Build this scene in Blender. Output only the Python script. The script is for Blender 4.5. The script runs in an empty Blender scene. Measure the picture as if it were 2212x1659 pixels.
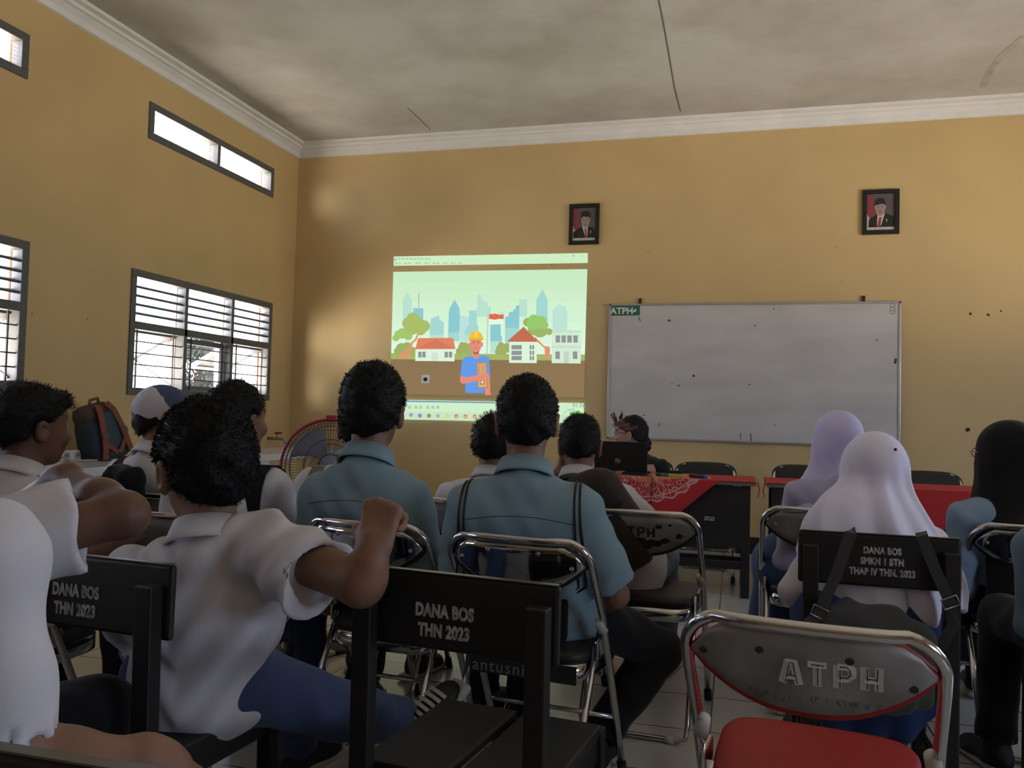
import bpy, bmesh, math, random
import numpy as np
from mathutils import Vector, Matrix
random.seed(7); RNG = np.random.RandomState(11)
SC = bpy.context.scene
COL = SC.collection
PI = math.pi
# ------------------------------------------------------------------ camera
F_PX, YAW, PITCH, ROLL = 1790.0, .2632, .0368, .0257
CAM = np.array([0, 0, 1.148])
FRONT, LEFT, RIGHT, BACK, CEIL = 7.49, -4.33, 4.3, -2.6, 3.828
_cy, _sy = math.cos(YAW), math.sin(YAW)
CF = np.array([-_sy*math.cos(PITCH), _cy*math.cos(PITCH), math.sin(PITCH)])
_r0 = np.array([_cy, _sy, 0.]); _u0 = np.cross(_r0, CF)
CR = _r0*math.cos(ROLL)+_u0*math.sin(ROLL); CU = -_r0*math.sin(ROLL)+_u0*math.cos(ROLL)
cam_data = bpy.data.cameras.new('camera'); cam = bpy.data.objects.new('camera', cam_data); COL.objects.link(cam)
cam_data.sensor_width = 36; cam_data.lens = F_PX/2212*36; cam_data.clip_start = .05
cam.matrix_world = Matrix(((CR[0], CU[0], -CF[0], CAM[0]), (CR[1], CU[1], -CF[1], CAM[1]), (CR[2], CU[2], -CF[2], CAM[2]), (0, 0, 0, 1)))
SC.camera = cam
def ray(px, py): return CF+(px-1106)/F_PX*CR+(829.5-py)/F_PX*CU
def P(px, py, d): return CAM+d*ray(px, py)                # the point seen at a pixel, d metres deep
def on_axis(ax, val, px, py):
    v = ray(px, py); return CAM+(val-CAM[ax])/v[ax]*v
def on_front(px, py, off=0.): return on_axis(1, FRONT-off, px, py)
# ------------------------------------------------------------------ render look, world, daylight
SC.view_settings.view_transform = 'Standard'; SC.view_settings.look = 'None'
SC.view_settings.gamma = 1; SC.view_settings.use_curve_mapping = False
EXPOSURE = 0.0
SC.view_settings.exposure = EXPOSURE
SC.cycles.use_denoising = True
SC.cycles.max_bounces = 10; SC.cycles.diffuse_bounces = 6; SC.cycles.glossy_bounces = 5; SC.cycles.transmission_bounces = 6; SC.cycles.transparent_max_bounces = 12
SC.cycles.sample_clamp_indirect = 6.0
SC.cycles.caustics_reflective = False; SC.cycles.caustics_refractive = False
world = bpy.data.worlds.new('world'); SC.world = world; world.use_nodes = True
def setup_world():
    nt = world.node_tree; nt.nodes.clear()
    out = nt.nodes.new('ShaderNodeOutputWorld'); bg = nt.nodes.new('ShaderNodeBackground')
    tc = nt.nodes.new('ShaderNodeTexCoord'); sep = nt.nodes.new('ShaderNodeSeparateXYZ'); mr = nt.nodes.new('ShaderNodeMapRange')
    mr.inputs['From Min'].default_value = -1; mr.inputs['From Max'].default_value = 1
    rp = nt.nodes.new('ShaderNodeValToRGB'); el = rp.color_ramp.elements
    el[0].position = 0; el[0].color = (1.0, .82, .62, 1)               # sunlit yard below the windows
    el[1].position = 1; el[1].color = (.22, .32, .50, 1)
    for p, c in ((.30, (4.2, 3.7, 3.0, 1)), (.38, (2.9, 2.6, 2.2, 1)), (.46, (1.7, 1.6, 1.5, 1)), (.50, (.85, .95, 1.15, 1)), (.60, (.70, .86, 1.15, 1)), (.74, (.42, .56, .85, 1))):
        e = el.new(p); e.color = c
    nt.links.new(tc.outputs['Generated'], sep.inputs[0]); nt.links.new(sep.outputs['Z'], mr.inputs['Value'])
    nt.links.new(mr.outputs[0], rp.inputs[0]); nt.links.new(rp.outputs[0], bg.inputs[0])
    bg.inputs[1].default_value = WORLD_STRENGTH
    nt.links.new(bg.outputs[0], out.inputs[0])
WORLD_STRENGTH = 8.0
setup_world()
def portal(name, x, y0, y1, z0, z1, sgn):
    l = bpy.data.lights.new(name, 'AREA'); l.shape = 'RECTANGLE'; l.size = z1-z0; l.size_y = y1-y0
    l.cycles.is_portal = True
    o = bpy.data.objects.new(name, l); COL.objects.link(o); o.location = (x, (y0+y1)/2, (z0+z1)/2)
    o.rotation_euler = (0, -PI/2*sgn, 0)                 # sgn +1 shines towards +x
    return o
WIN = dict(main_far=(5.155, 7.087, 1.222, 2.161), main_near=(2.30, 4.232, 1.222, 2.161),
           clere_far=(5.27, 7.03, 3.174, 3.457), clere_near=(2.40, 4.157, 3.174, 3.457), main_back_added=(-.55, 1.38, 1.222, 2.161))  # back window is unseen, added to light the people from behind
WALL_T = .12
for _k, (_a, _b, _c, _d) in WIN.items():
    portal('daylight_left', LEFT-.17, _a, _b, _c, _d, 1)
RWIN = [(3.6, 5.8, 1.0, 2.2), (-1.0, 1.0, 1.0, 2.2)]  # the rear one is unseen, added for light on people's backs
for (_a, _b, _c, _d) in RWIN: portal('daylight_right', RIGHT+.17, _a, _b, _c, _d, -1)
def sunlit_facade_glow():                                # soft low light thrown in by the sunlit building across the yard
    l = bpy.data.lights.new('sun', 'SUN'); l.energy = 3.6; l.angle = math.radians(22); l.color = (1, .94, .82)
    o = bpy.data.objects.new('sun', l); COL.objects.link(o)
    o.rotation_euler = Vector((.38, .92, -.10)).to_track_quat('-Z', 'Y').to_euler()
sunlit_facade_glow()
# ------------------------------------------------------------------ helpers
ROOTM = {}
def tag(o, label=None, cat=None, group=None, kind=None):
    if label: o['label'] = label
    if cat: o['category'] = cat
    if group: o['group'] = group
    if kind: o['kind'] = kind
    return o
def empty(name, loc=(0, 0, 0), rz=0., label=None, cat=None, group=None, kind=None, mat=None):
    o = bpy.data.objects.new(name, None); COL.objects.link(o); o.empty_display_size = .1
    M = mat if mat is not None else Matrix.Translation(Vector(loc)) @ Matrix.Rotation(rz, 4, 'Z')
    o.matrix_world = M; ROOTM[o.name] = M.copy()
    tag(o, label, cat, group, kind); return o
class MB:
    def __init__(s): s.v = []; s.f = []; s.m = []; s.smooth = []
    def add(s, verts, faces, m=0, smooth=False):
        b = len(s.v); s.v.extend([tuple(map(float, p)) for p in verts])
        for f in faces: s.f.append(tuple(i+b for i in f)); s.m.append(m); s.smooth.append(smooth)
        return s
    def box(s, c, size, R=None, m=0):
        c = Vector(c); h = Vector(size)/2; vs = []
        for x in (-1, 1):
            for y in (-1, 1):
                for z in (-1, 1):
                    p = Vector((x*h.x, y*h.y, z*h.z)); vs.append(c+(R @ p if R is not None else p))
        return s.add(vs, [(0, 1, 3, 2), (4, 6, 7, 5), (0, 4, 5, 1), (2, 3, 7, 6), (0, 2, 6, 4), (1, 5, 7, 3)], m)
    def box2(s, a, b, m=0):
        a, b = Vector(a), Vector(b); return s.box((a+b)/2, [abs(b[i]-a[i]) for i in range(3)], None, m)
    def bar(s, a, b, w, t, up=(0, 0, 1), m=0):                       # square bar from a to b
        a, b = Vector(a), Vector(b); d = (b-a).normalized(); up = Vector(up)
        x = d.cross(up)
        if x.length < 1e-4: x = d.cross(Vector((0, 1, 0)))
        x.normalize(); y = x.cross(d)
        R = Matrix((x, d, y)).transposed(); return s.box((a+b)/2, (w, (b-a).length, t), R, m)
    def tube(s, pts, r, seg=10, closed=False, m=0, caps=True, flat=None):
        pts = [Vector(p) for p in pts]; n = len(pts); rr = r if hasattr(r, '__len__') else [r]*n
        rings = []; prev = None
        for i, p in enumerate(pts):
            if closed: t = pts[(i+1) % n]-pts[i-1]
            else: t = pts[min(i+1, n-1)]-pts[max(i-1, 0)]
            t.normalize()
            if prev is None:
                a = t.orthogonal().normalized() if flat is None else (Vector(flat)-t*t.dot(Vector(flat))).normalized()
            else:
                a = prev-t*prev.dot(t)
                a = a.normalized() if a.length > 1e-6 else t.orthogonal().normalized()
            prev = a; b = t.cross(a)
            rings.append([p+(a*math.cos(2*PI*k/seg)+b*math.sin(2*PI*k/seg))*rr[i] for k in range(seg)])
        vs = [q for g in rings for q in g]; fs = []
        for i in range(n if closed else n-1):
            j = (i+1) % n
            for k in range(seg):
                l = (k+1) % seg; fs.append((i*seg+k, i*seg+l, j*seg+l, j*seg+k))
        if caps and not closed: fs.append(tuple(range(seg))[::-1]); fs.append(tuple((n-1)*seg+k for k in range(seg)))
        return s.add(vs, fs, m, True)
    def strap(s, pts, nrm, w, t=.004, m=0):                          # flat band along pts, nrm = outward normal per point
        pts = [Vector(p) for p in pts]; n = len(pts); vs = []; fs = []
        for i, p in enumerate(pts):
            d = (pts[min(i+1, n-1)]-pts[max(i-1, 0)]).normalized()
            N = Vector(nrm[i] if hasattr(nrm[0], '__len__') else nrm).normalized(); sd = d.cross(N).normalized(); N = sd.cross(d)
            ww = w[i] if hasattr(w, '__len__') else w
            vs += [p-sd*ww/2, p+sd*ww/2, p+sd*ww/2+N*t, p-sd*ww/2+N*t]
        for i in range(n-1):
            for k in range(4):
                l = (k+1) % 4; fs.append((i*4+k, i*4+l, i*4+4+l, i*4+4+k))
        fs += [(3, 2, 1, 0), tuple((n-1)*4+k for k in range(4))]
        return s.add(vs, fs, m, False)
    def rings(s, rings, m=0, cap0=True, cap1=True, smooth=True, closed=True):
        n = len(rings[0]); vs = [q for g in rings for q in g]; fs = []
        for i in range(len(rings)-1):
            for k in range(n if closed else n-1):
                l = (k+1) % n; fs.append((i*n+k, i*n+l, (i+1)*n+l, (i+1)*n+k))
        if cap0: fs.append(tuple(range(n))[::-1])
        if cap1: fs.append(tuple((len(rings)-1)*n+k for k in range(n)))
        return s.add(vs, fs, m, smooth)
    def lathe(s, prof, c=(0, 0, 0), seg=20, m=0, R=None):            # prof: (radius, height) pairs
        c = Vector(c); rg = []
        for r, z in prof:
            g = []
            for k in range(seg):
                p = Vector((r*math.cos(2*PI*k/seg), r*math.sin(2*PI*k/seg), z)); g.append(c+(R @ p if R is not None else p))
            rg.append(g)
        return s.rings(rg, m)
    def poly(s, pts, off, m=0):                                      # prism of a flat outline, pushed by vector off
        pts = [Vector(p) for p in pts]; off = Vector(off); n = len(pts)
        return s.add(pts+[p+off for p in pts], [tuple(range(n))[::-1], tuple(range(n, 2*n))]+[(k, (k+1) % n, n+(k+1) % n, n+k) for k in range(n)], m)
    def build(s, name, mats, parent=None, world=False, bevel=0, label=None, bseg=2, sub=0):
        me = bpy.data.meshes.new(name); vs = s.v
        if parent is not None and world:
            Mi = full_matrix(parent).inverted(); vs = [tuple(Mi @ Vector(p)) for p in vs]
        me.from_pydata(vs, [], s.f); me.validate(); 
        for mt in (mats if isinstance(mats, (list, tuple)) else [mats]): me.materials.append(mt)
        if len(me.polygons) == len(s.m):
            me.polygons.foreach_set('material_index', s.m); me.polygons.foreach_set('use_smooth', s.smooth)
        bm = bmesh.new(); bm.from_mesh(me); bmesh.ops.recalc_face_normals(bm, faces=bm.faces); bm.to_mesh(me); bm.free()
        return link_mesh(name, me, parent, bevel, label, bseg, sub)
def full_matrix(o):
    M = ROOTM.get(o.name, Matrix.Identity(4))
    return M if o.parent is None else full_matrix(o.parent) @ M
def link_mesh(name, me, parent=None, bevel=0, label=None, bseg=2, sub=0):
    o = bpy.data.objects.new(name, me); COL.objects.link(o)
    if parent is not None: o.parent = parent
    ROOTM[o.name] = Matrix.Identity(4)
    if bevel:
        b = o.modifiers.new('bevel', 'BEVEL'); b.width = bevel; b.segments = bseg; b.limit_method = 'ANGLE'
    if sub:
        b = o.modifiers.new('sub', 'SUBSURF'); b.levels = sub; b.render_levels = sub
    if label: o['label'] = label
    return o
def text_mesh(txt, size, bold=0., extrude=.0008, align='CENTER', shear=0, space=1.0, res=3):
    cu = bpy.data.curves.new('t', 'FONT'); cu.body = txt; cu.size = size; cu.offset = bold; cu.extrude = extrude
    cu.align_x = align; cu.align_y = 'CENTER'; cu.shear = shear; cu.space_character = space; cu.resolution_u = res
    o = bpy.data.objects.new('t', cu); COL.objects.link(o)
    dg = bpy.context.evaluated_depsgraph_get(); me = bpy.data.meshes.new_from_object(o.evaluated_get(dg))
    bpy.data.objects.remove(o); bpy.data.curves.remove(cu); return me
def add_text(name, txt, size, M, mat, parent, bold=0., **kw):
    me = text_mesh(txt, size, bold, **kw); me.transform(M); me.materials.clear(); me.materials.append(mat)
    me.name = name; return link_mesh(name, me, parent)
# ------------------------------------------------------------------ materials
def lin(c): return tuple((x/12.92 if x <= .04045 else ((x+.055)/1.055)**2.4) for x in c)
def hexc(h): return lin(tuple(int(h[i:i+2], 16)/255 for i in (0, 2, 4)))
MATS = {}
def mat(name, col, rough=.6, metal=0., spec=.5, noise=0., nscale=8., bump=0., bscale=60., coat=0., col2=None, stretch=(1, 1, 1), sheen=0., trans=0., alpha=1., ior=1.45):
    if name in MATS: return MATS[name]
    m = bpy.data.materials.new(name); m.use_nodes = True; nt = m.node_tree; b = nt.nodes['Principled BSDF']
    b.inputs['Base Color'].default_value = (*col, 1); b.inputs['Roughness'].default_value = rough; b.inputs['Metallic'].default_value = metal
    b.inputs['Specular IOR Level'].default_value = spec; b.inputs['Coat Weight'].default_value = coat
    b.inputs['Sheen Weight'].default_value = sheen; b.inputs['Transmission Weight'].default_value = trans; b.inputs['IOR'].default_value = ior
    if noise or col2 is not None or bump:
        tc = nt.nodes.new('ShaderNodeTexCoord'); mp = nt.nodes.new('ShaderNodeMapping'); mp.inputs['Scale'].default_value = stretch
        nt.links.new(tc.outputs['Object'], mp.inputs[0])
    if noise or col2 is not None:
        n = nt.nodes.new('ShaderNodeTexNoise'); n.inputs['Scale'].default_value = nscale; n.inputs['Detail'].default_value = 5
        nt.links.new(mp.outputs[0], n.inputs['Vector'])
        r = nt.nodes.new('ShaderNodeValToRGB'); r.color_ramp.elements[0].position = .32; r.color_ramp.elements[1].position = .68
        c2 = col2 if col2 is not None else tuple(x*(1-noise) for x in col)
        r.color_ramp.elements[0].color = (*c2, 1); r.color_ramp.elements[1].color = (*col, 1)
        nt.links.new(n.outputs['Fac'], r.inputs[0]); nt.links.new(r.outputs[0], b.inputs['Base Color'])
    if bump:
        n2 = nt.nodes.new('ShaderNodeTexNoise'); n2.inputs['Scale'].default_value = bscale; n2.inputs['Detail'].default_value = 3
        nt.links.new(mp.outputs[0], n2.inputs['Vector'])
        bp = nt.nodes.new('ShaderNodeBump'); bp.inputs['Strength'].default_value = bump; bp.inputs['Distance'].default_value = .02
        nt.links.new(n2.outputs['Fac'], bp.inputs['Height']); nt.links.new(bp.outputs[0], b.inputs['Normal'])
    MATS[name] = m; return m
def emat(name, srgb, gain=1.0):
    if name in MATS: return MATS[name]
    m = bpy.data.materials.new(name); m.use_nodes = True; nt = m.node_tree; nt.nodes.clear()
    o = nt.nodes.new('ShaderNodeOutputMaterial'); e = nt.nodes.new('ShaderNodeEmission')
    e.inputs[0].default_value = (*lin(tuple(x/255 for x in srgb)), 1); e.inputs[1].default_value = gain/2**EXPOSURE
    nt.links.new(e.outputs[0], o.inputs[0]); MATS[name] = m; return m
def nodes_of(m): return m.node_tree, m.node_tree.nodes['Principled BSDF']
CHROME = mat('chrome', (.62, .62, .64), .14, 1.)
PLATE = mat('polished_plate', (.42, .42, .45), .07, 1.)
BLACKMETAL = mat('black_painted_metal', (.012, .012, .013), .45)
RUBBER = mat('rubber', (.02, .02, .02), .8)
BLACKWOOD = mat('black_painted_wood', (.012, .0105, .010), .5, bump=.04, bscale=30, stretch=(1, 1, 6))
BLACKVINYL = mat('black_vinyl', (.013, .013, .014), .5, bump=.05, bscale=200)
REDVINYL = mat('red_vinyl', hexc('a01519'), .55, bump=.06, bscale=250)
GREYPLATE = mat('worn_grey_plate', (.36, .36, .365), .5, metal=.3, col2=(.17, .165, .16), nscale=7)
PAINTWHITE = mat('stencil_paint', (.60, .60, .60), .7, noise=.65, nscale=60)
SCREW = mat('screw', (.25, .24, .22), .4, 1.)
WHITEPLASTIC = mat('white_plastic', (.72, .70, .66), .4)
CLEARCLIP = mat('plastic_clip', (.55, .54, .50), .4)
HAIR = mat('black_hair', (.006, .006, .0065), .62, spec=.25)
SKIN = mat('skin', (.27, .142, .092), .5, noise=.25, nscale=14, spec=.4)
SKIN2 = mat('skin_dark', (.17, .085, .056), .5, noise=.25, nscale=14, spec=.4)
SKIN3 = mat('skin_light', (.36, .20, .14), .5, noise=.15, nscale=14, spec=.4)
LIP = mat('lip', (.15, .055, .045), .45)
EYEW = mat('eye_white', (.6, .58, .55), .3)
# ================================================================== the room
WALLMAT = mat('yellow_wall_paint', (.605, .452, .228), .62, spec=.35, noise=.10, nscale=1.6, bump=.05, bscale=6)
CEILMAT = mat('ceiling_board', (.60, .575, .53), .7, bump=.03, bscale=5)
def ceiling_dirt():
    nt, b = nodes_of(CEILMAT); tc = nt.nodes.new('ShaderNodeTexCoord')
    n = nt.nodes.new('ShaderNodeTexNoise'); n.inputs['Scale'].default_value = 1.0; n.inputs['Detail'].default_value = 6; n.inputs['Roughness'].default_value = .6
    nt.links.new(tc.outputs['Object'], n.inputs['Vector'])
    r = nt.nodes.new('ShaderNodeValToRGB'); r.color_ramp.elements[0].position = .34; r.color_ramp.elements[0].color = (.40, .385, .365, 1)
    r.color_ramp.elements[1].position = .60; r.color_ramp.elements[1].color = (.545, .55, .545, 1)
    nt.links.new(n.outputs['Fac'], r.inputs[0]); nt.links.new(r.outputs[0], b.inputs['Base Color'])
ceiling_dirt()
FLOORMAT = mat('white_floor_tile', (.62, .62, .60), .16, spec=.5)
def floor_nodes():
    nt, b = nodes_of(FLOORMAT); tc = nt.nodes.new('ShaderNodeTexCoord'); mp = nt.nodes.new('ShaderNodeMapping')
    mp.inputs['Location'].default_value = (.07, .02, 0)
    br = nt.nodes.new('ShaderNodeTexBrick'); br.offset = 0; br.inputs['Scale'].default_value = 1; br.inputs['Mortar Size'].default_value = .0035
    br.inputs['Brick Width'].default_value = .40; br.inputs['Row Height'].default_value = .40; br.inputs['Mortar Smooth'].default_value = .1
    br.inputs['Color1'].default_value = (.60, .60, .575, 1); br.inputs['Color2'].default_value = (.56, .56, .54, 1); br.inputs['Mortar'].default_value = (.07, .065, .06, 1)
    nt.links.new(tc.outputs['Object'], mp.inputs[0]); nt.links.new(mp.outputs[0], br.inputs['Vector'])
    n = nt.nodes.new('ShaderNodeTexNoise'); n.inputs['Scale'].default_value = 2.2; n.inputs['Detail'].default_value = 5
    nt.links.new(tc.outputs['Object'], n.inputs['Vector'])
    mx = nt.nodes.new('ShaderNodeMix'); mx.data_type = 'RGBA'; mx.blend_type = 'MULTIPLY'; mx.inputs[0].default_value = .35
    nt.links.new(br.outputs['Color'], mx.inputs[6]); nt.links.new(n.outputs['Fac'], mx.inputs[7]); nt.links.new(mx.outputs[2], b.inputs['Base Color'])
    mr = nt.nodes.new('ShaderNodeMapRange'); mr.inputs['To Min'].default_value = .10; mr.inputs['To Max'].default_value = .30
    nt.links.new(n.outputs['Fac'], mr.inputs['Value']); nt.links.new(mr.outputs[0], b.inputs['Roughness'])
floor_nodes()
CORNICE = mat('cornice_plaster', (.76, .77, .80), .7, noise=.10, nscale=5)
SKIRT = mat('dark_skirting_tile', (.022, .018, .017), .3)
FRAMEW = mat('grey_window_frame', (.115, .118, .125), .5, noise=.2, nscale=20)
FIN = mat('window_reveal_plaster', (.72, .56, .46), .8)
IRON = mat('iron_bar', (.05, .05, .055), .6)
GLASS = mat('window_glass', (1, 1, 1), .02, trans=1., ior=1.1)
def struct(mb, name, m, **k):
    o = mb.build(name, m, **k); o['kind'] = 'structure'; return o
struct(MB().box2((LEFT-.3, BACK-.3, -.1), (RIGHT+.3, FRONT+.3, 0)), 'floor', FLOORMAT)
struct(MB().box2((LEFT-.3, BACK-.3, CEIL), (RIGHT+.3, FRONT+.3, CEIL+.1)), 'ceiling', CEILMAT)
struct(MB().box2((LEFT, FRONT, 0), (RIGHT, FRONT+.15, CEIL)), 'wall_front', WALLMAT)
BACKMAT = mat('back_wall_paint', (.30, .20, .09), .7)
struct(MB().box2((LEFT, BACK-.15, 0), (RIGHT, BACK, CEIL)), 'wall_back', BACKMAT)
def wall_x(name, x_in, x_out, holes, m):
    ys = sorted({BACK-.15, FRONT+.15, *[h[0] for h in holes], *[h[1] for h in holes]})
    zs = sorted({0, CEIL, *[h[2] for h in holes], *[h[3] for h in holes]})
    solid = lambda i, j: 0 <= i < len(ys)-1 and 0 <= j < len(zs)-1 and not any(h[0]-1e-6 <= ys[i] < h[1]-1e-6 and h[2]-1e-6 <= zs[j] < h[3]-1e-6 for h in holes)
    mb = MB(); q = lambda a, b, c, d: mb.add([a, b, c, d], [(0, 1, 2, 3)])
    for i in range(len(ys)-1):
        for j in range(len(zs)-1):
            if not solid(i, j): continue
            y0, y1, z0, z1 = ys[i], ys[i+1], zs[j], zs[j+1]
            for x in (x_in, x_out): q((x, y0, z0), (x, y1, z0), (x, y1, z1), (x, y0, z1))
            if not solid(i-1, j): q((x_in, y0, z0), (x_out, y0, z0), (x_out, y0, z1), (x_in, y0, z1))
            if not solid(i+1, j): q((x_in, y1, z0), (x_out, y1, z0), (x_out, y1, z1), (x_in, y1, z1))
            if not solid(i, j-1): q((x_in, y0, z0), (x_out, y0, z0), (x_out, y1, z0), (x_in, y1, z0))
            if not solid(i, j+1): q((x_in, y0, z1), (x_out, y0, z1), (x_out, y1, z1), (x_in, y1, z1))
    me = bpy.data.meshes.new(name); bm = bmesh.new()
    vs = [bm.verts.new(p) for p in mb.v]
    for f in mb.f: bm.faces.new([vs[i] for i in f])
    bmesh.ops.remove_doubles(bm, verts=bm.verts, dist=1e-5); bmesh.ops.recalc_face_normals(bm, faces=bm.faces); bm.to_mesh(me); bm.free()
    me.materials.append(m); o = link_mesh(name, me); o['kind'] = 'structure'; return o
wall_x('wall_left', LEFT, LEFT-WALL_T, list(WIN.values()), WALLMAT)
wall_x('wall_right', RIGHT, RIGHT+WALL_T, RWIN, WALLMAT)
# cornice: stepped plaster moulding along front, left and right walls
def cornice(name, a, b, inward):
    a, b, n = Vector(a), Vector(b), Vector(inward); mb = MB()
    prof = [(0, -.135), (.018, -.13), (.022, -.085), (.055, -.055), (.075, -.05), (.08, -.03), (.12, -.022), (.125, 0), (0, 0)]
    r0 = [a+n*p+Vector((0, 0, CEIL+q)) for p, q in prof]; r1 = [b+n*p+Vector((0, 0, CEIL+q)) for p, q in prof]
    mb.rings([r0, r1], smooth=False); struct(mb, name, CORNICE)
cornice('trim_1', (LEFT, FRONT, 0), (RIGHT, FRONT, 0), (0, -1, 0))
cornice('trim_2', (LEFT, BACK, 0), (LEFT, FRONT, 0), (1, 0, 0))
cornice('trim_3', (RIGHT, BACK, 0), (RIGHT, FRONT, 0), (-1, 0, 0))
struct(MB().box2((LEFT, FRONT-.012, 0), (RIGHT, FRONT, .145)), 'baseboard_front', SKIRT, bevel=.002)
struct(MB().box2((RIGHT-.012, BACK, 0), (RIGHT, FRONT-.012, .145)), 'baseboard_right', SKIRT)
struct(MB().box2((LEFT, BACK, 0), (LEFT+.012, FRONT-.012, .145)), 'baseboard_left', SKIRT)
# ceiling board seams and a patched crack, each a thin raised strip
SEAM = mat('ceiling_seam', (.12, .11, .10), .8)
def on_ceil(px, py, off=.0): return on_axis(2, CEIL-off, px, py)
def ceil_line(pts, w, m):
    mb = MB(); pts = [on_ceil(*p) for p in pts]
    mb.strap(pts, (0, 0, -1), w, .002); struct(mb, 'trim_4', m)
ceil_line([(1423, 0), (1432, 45), (1446, 125), (1457, 190), (1470, 240)], .008, SEAM)
ceil_line([(880, 232), (905, 256), (930, 280)], .006, SEAM)
CRACK = mat('ceiling_patch', (.50, .46, .42), .8, noise=.3, nscale=6)
ceil_line([(2122, 188), (2140, 150), (2165, 118), (2212, 78)], .05, CRACK)
# ---- windows of the left wall
def window(name, key, main):
    y0, y1, z0, z1 = WIN[key]; x = LEFT
    root = empty(name, (x, (y0+y1)/2, z0)); root['kind'] = 'structure'
    W = dict(parent=root, world=True); fr = .055; d0, d1 = x-.07, x+.012
    mb = MB()
    mb.box2((d0, y0, z0), (d1, y1, z0+fr)); mb.box2((d0, y0, z1-fr), (d1, y1, z1)); mb.box2((d0, y0, z0+fr), (d1, y0+fr, z1-fr)); mb.box2((d0, y1-fr, z0+fr), (d1, y1, z1-fr))
    cuts = [y0+(y1-y0)*k/3 for k in (1, 2)] if main else [(y0+y1)/2]
    bays = list(zip([y0]+cuts, cuts+[y1]))
    for c in cuts: mb.box2((d0, c-.02, z0+fr), (d1, c+.02, z1-fr))
    zt = z0+(z1-z0)*.555
    if main: mb.box2((d0, y0+fr, zt-.03), (d1, y1-fr, zt+.03))
    mb.build('window_frame', FRAMEW, bevel=.004, **W)
    fin = MB()                                                        # plastered dividers behind each bay
    for c in cuts: fin.box2((x-.15, c-.02, z0), (x-.075, c+.02, z1))
    fin.box2((x-.15, y1-.02, z0), (x-.125, y1+.03, z1)); fin.box2((x-.15, y0-.03, z0), (x-.125, y0+.02, z1))
    fin.box2((x-.118, y1-.006, z0), (x-.071, y1-.002, z1))
    fin.build('window_reveal', FIN, **W)
    if main:
        for (a, b) in bays:                                           # fixed timber louvres in the upper lights
            a2, b2 = a+.03, b-.03
            n = 5; zz0, zz1 = zt+.03, z1-fr; st = (zz1-zz0)/n
            for k in range(1, n):
                z = zz0+st*k; R = Matrix.Rotation(math.radians(16), 4, 'Y').to_3x3()
                MB().box((x-.03, (a2+b2)/2, z), (.062, b2-a2, .017), R).build('louvre_slat', FRAMEW, **W)
        gr = MB()
        for (a, b) in bays:                                           # iron grille of the lower lights
            a2, b2 = a+.022, b-.022; h = zt-.03-z0-fr
            for k in range(1, 5): gr.bar((x-.012, a2, z0+fr+h*k/5), (x-.012, b2, z0+fr+h*k/5), .009, .009)
            for yy in (a2+.09, b2-.09): gr.bar((x-.02, yy, z0+fr), (x-.02, yy, zt-.03), .010, .010, up=(1, 0, 0))
        gr.build('window_grille', IRON, **W)
        for i, (a, b) in enumerate(bays):
            a2, b2 = a+.03, b-.03; op = i in (0, 2); ang = math.radians(62 if op else 0)
            h = zt-.03-z0-fr; top = Vector((x-.068, 0, zt-.035)); dv = Vector((-math.sin(ang), 0, -math.cos(ang))); nv = Vector((math.cos(ang), 0, -math.sin(ang)))
            sash = MB(); q = lambda t, y: top+dv*t+Vector((0, y, 0))
            for t in (.022, h-.022): sash.bar(q(t, a2), q(t, b2), .045, .028, up=nv)
            for yy in (a2+.02, b2-.02): sash.bar(q(.022, yy), q(h-.022, yy), .04, .028, up=nv)
            so = sash.build('sash', mat('white_sash', (.16, .165, .20), .5), **W)
            MB().bar(q(.04, (a2+b2)/2), q(h-.04, (a2+b2)/2), b2-a2-.08, .004, up=nv).build('pane', GLASS, parent=so, world=True)
            if op:
                st = MB(); st.bar((x-.05, b2-.03, z0+fr+.02), tuple(q(h-.03, b2-.03)), .02, .012); st.build('stay', mat('white_sash', (0, 0, 0)), **W)
    else:
        mesh = MB()
        for (a, b) in bays:                                           # wire mesh over the clerestory opening
            k = a+.03
            while k < b-.02: mesh.bar((x-.03, k, z0+fr-.01), (x-.03, k, z1-fr+.01), .0016, .0016, up=(1, 0, 0)); k += .025
            k = z0+fr
            while k < z1-fr: mesh.bar((x-.03, a+.02, k), (x-.03, b-.02, k), .0016, .0016); k += .025
        mesh.build('wire_mesh', mat('mesh_wire', (.30, .22, .18), .6), **W)
window('window_1', 'main_far', True); window('window_2', 'main_near', True)
window('window_3', 'clere_far', False); window('window_4', 'clere_near', False); window('window_8', 'main_back_added', True)
for k, (a, b, c, d) in enumerate(RWIN):
    mb = MB(); x = RIGHT
    mb.box2((x-.01, a, c), (x+.08, b, c+.06)); mb.box2((x-.01, a, d-.06), (x+.08, b, d)); mb.box2((x-.01, a, c+.06), (x+.08, a+.06, d-.06)); mb.box2((x-.01, b-.06, c+.06), (x+.08, b, d-.06))
    for t in (1/3, 2/3): mb.box2((x, a+(b-a)*t-.02, c+.06), (x+.07, a+(b-a)*t+.02, d-.06))
    struct(mb, 'window_%d' % (5+k), FRAMEW)  # includes the unseen rear window added for its light
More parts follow.
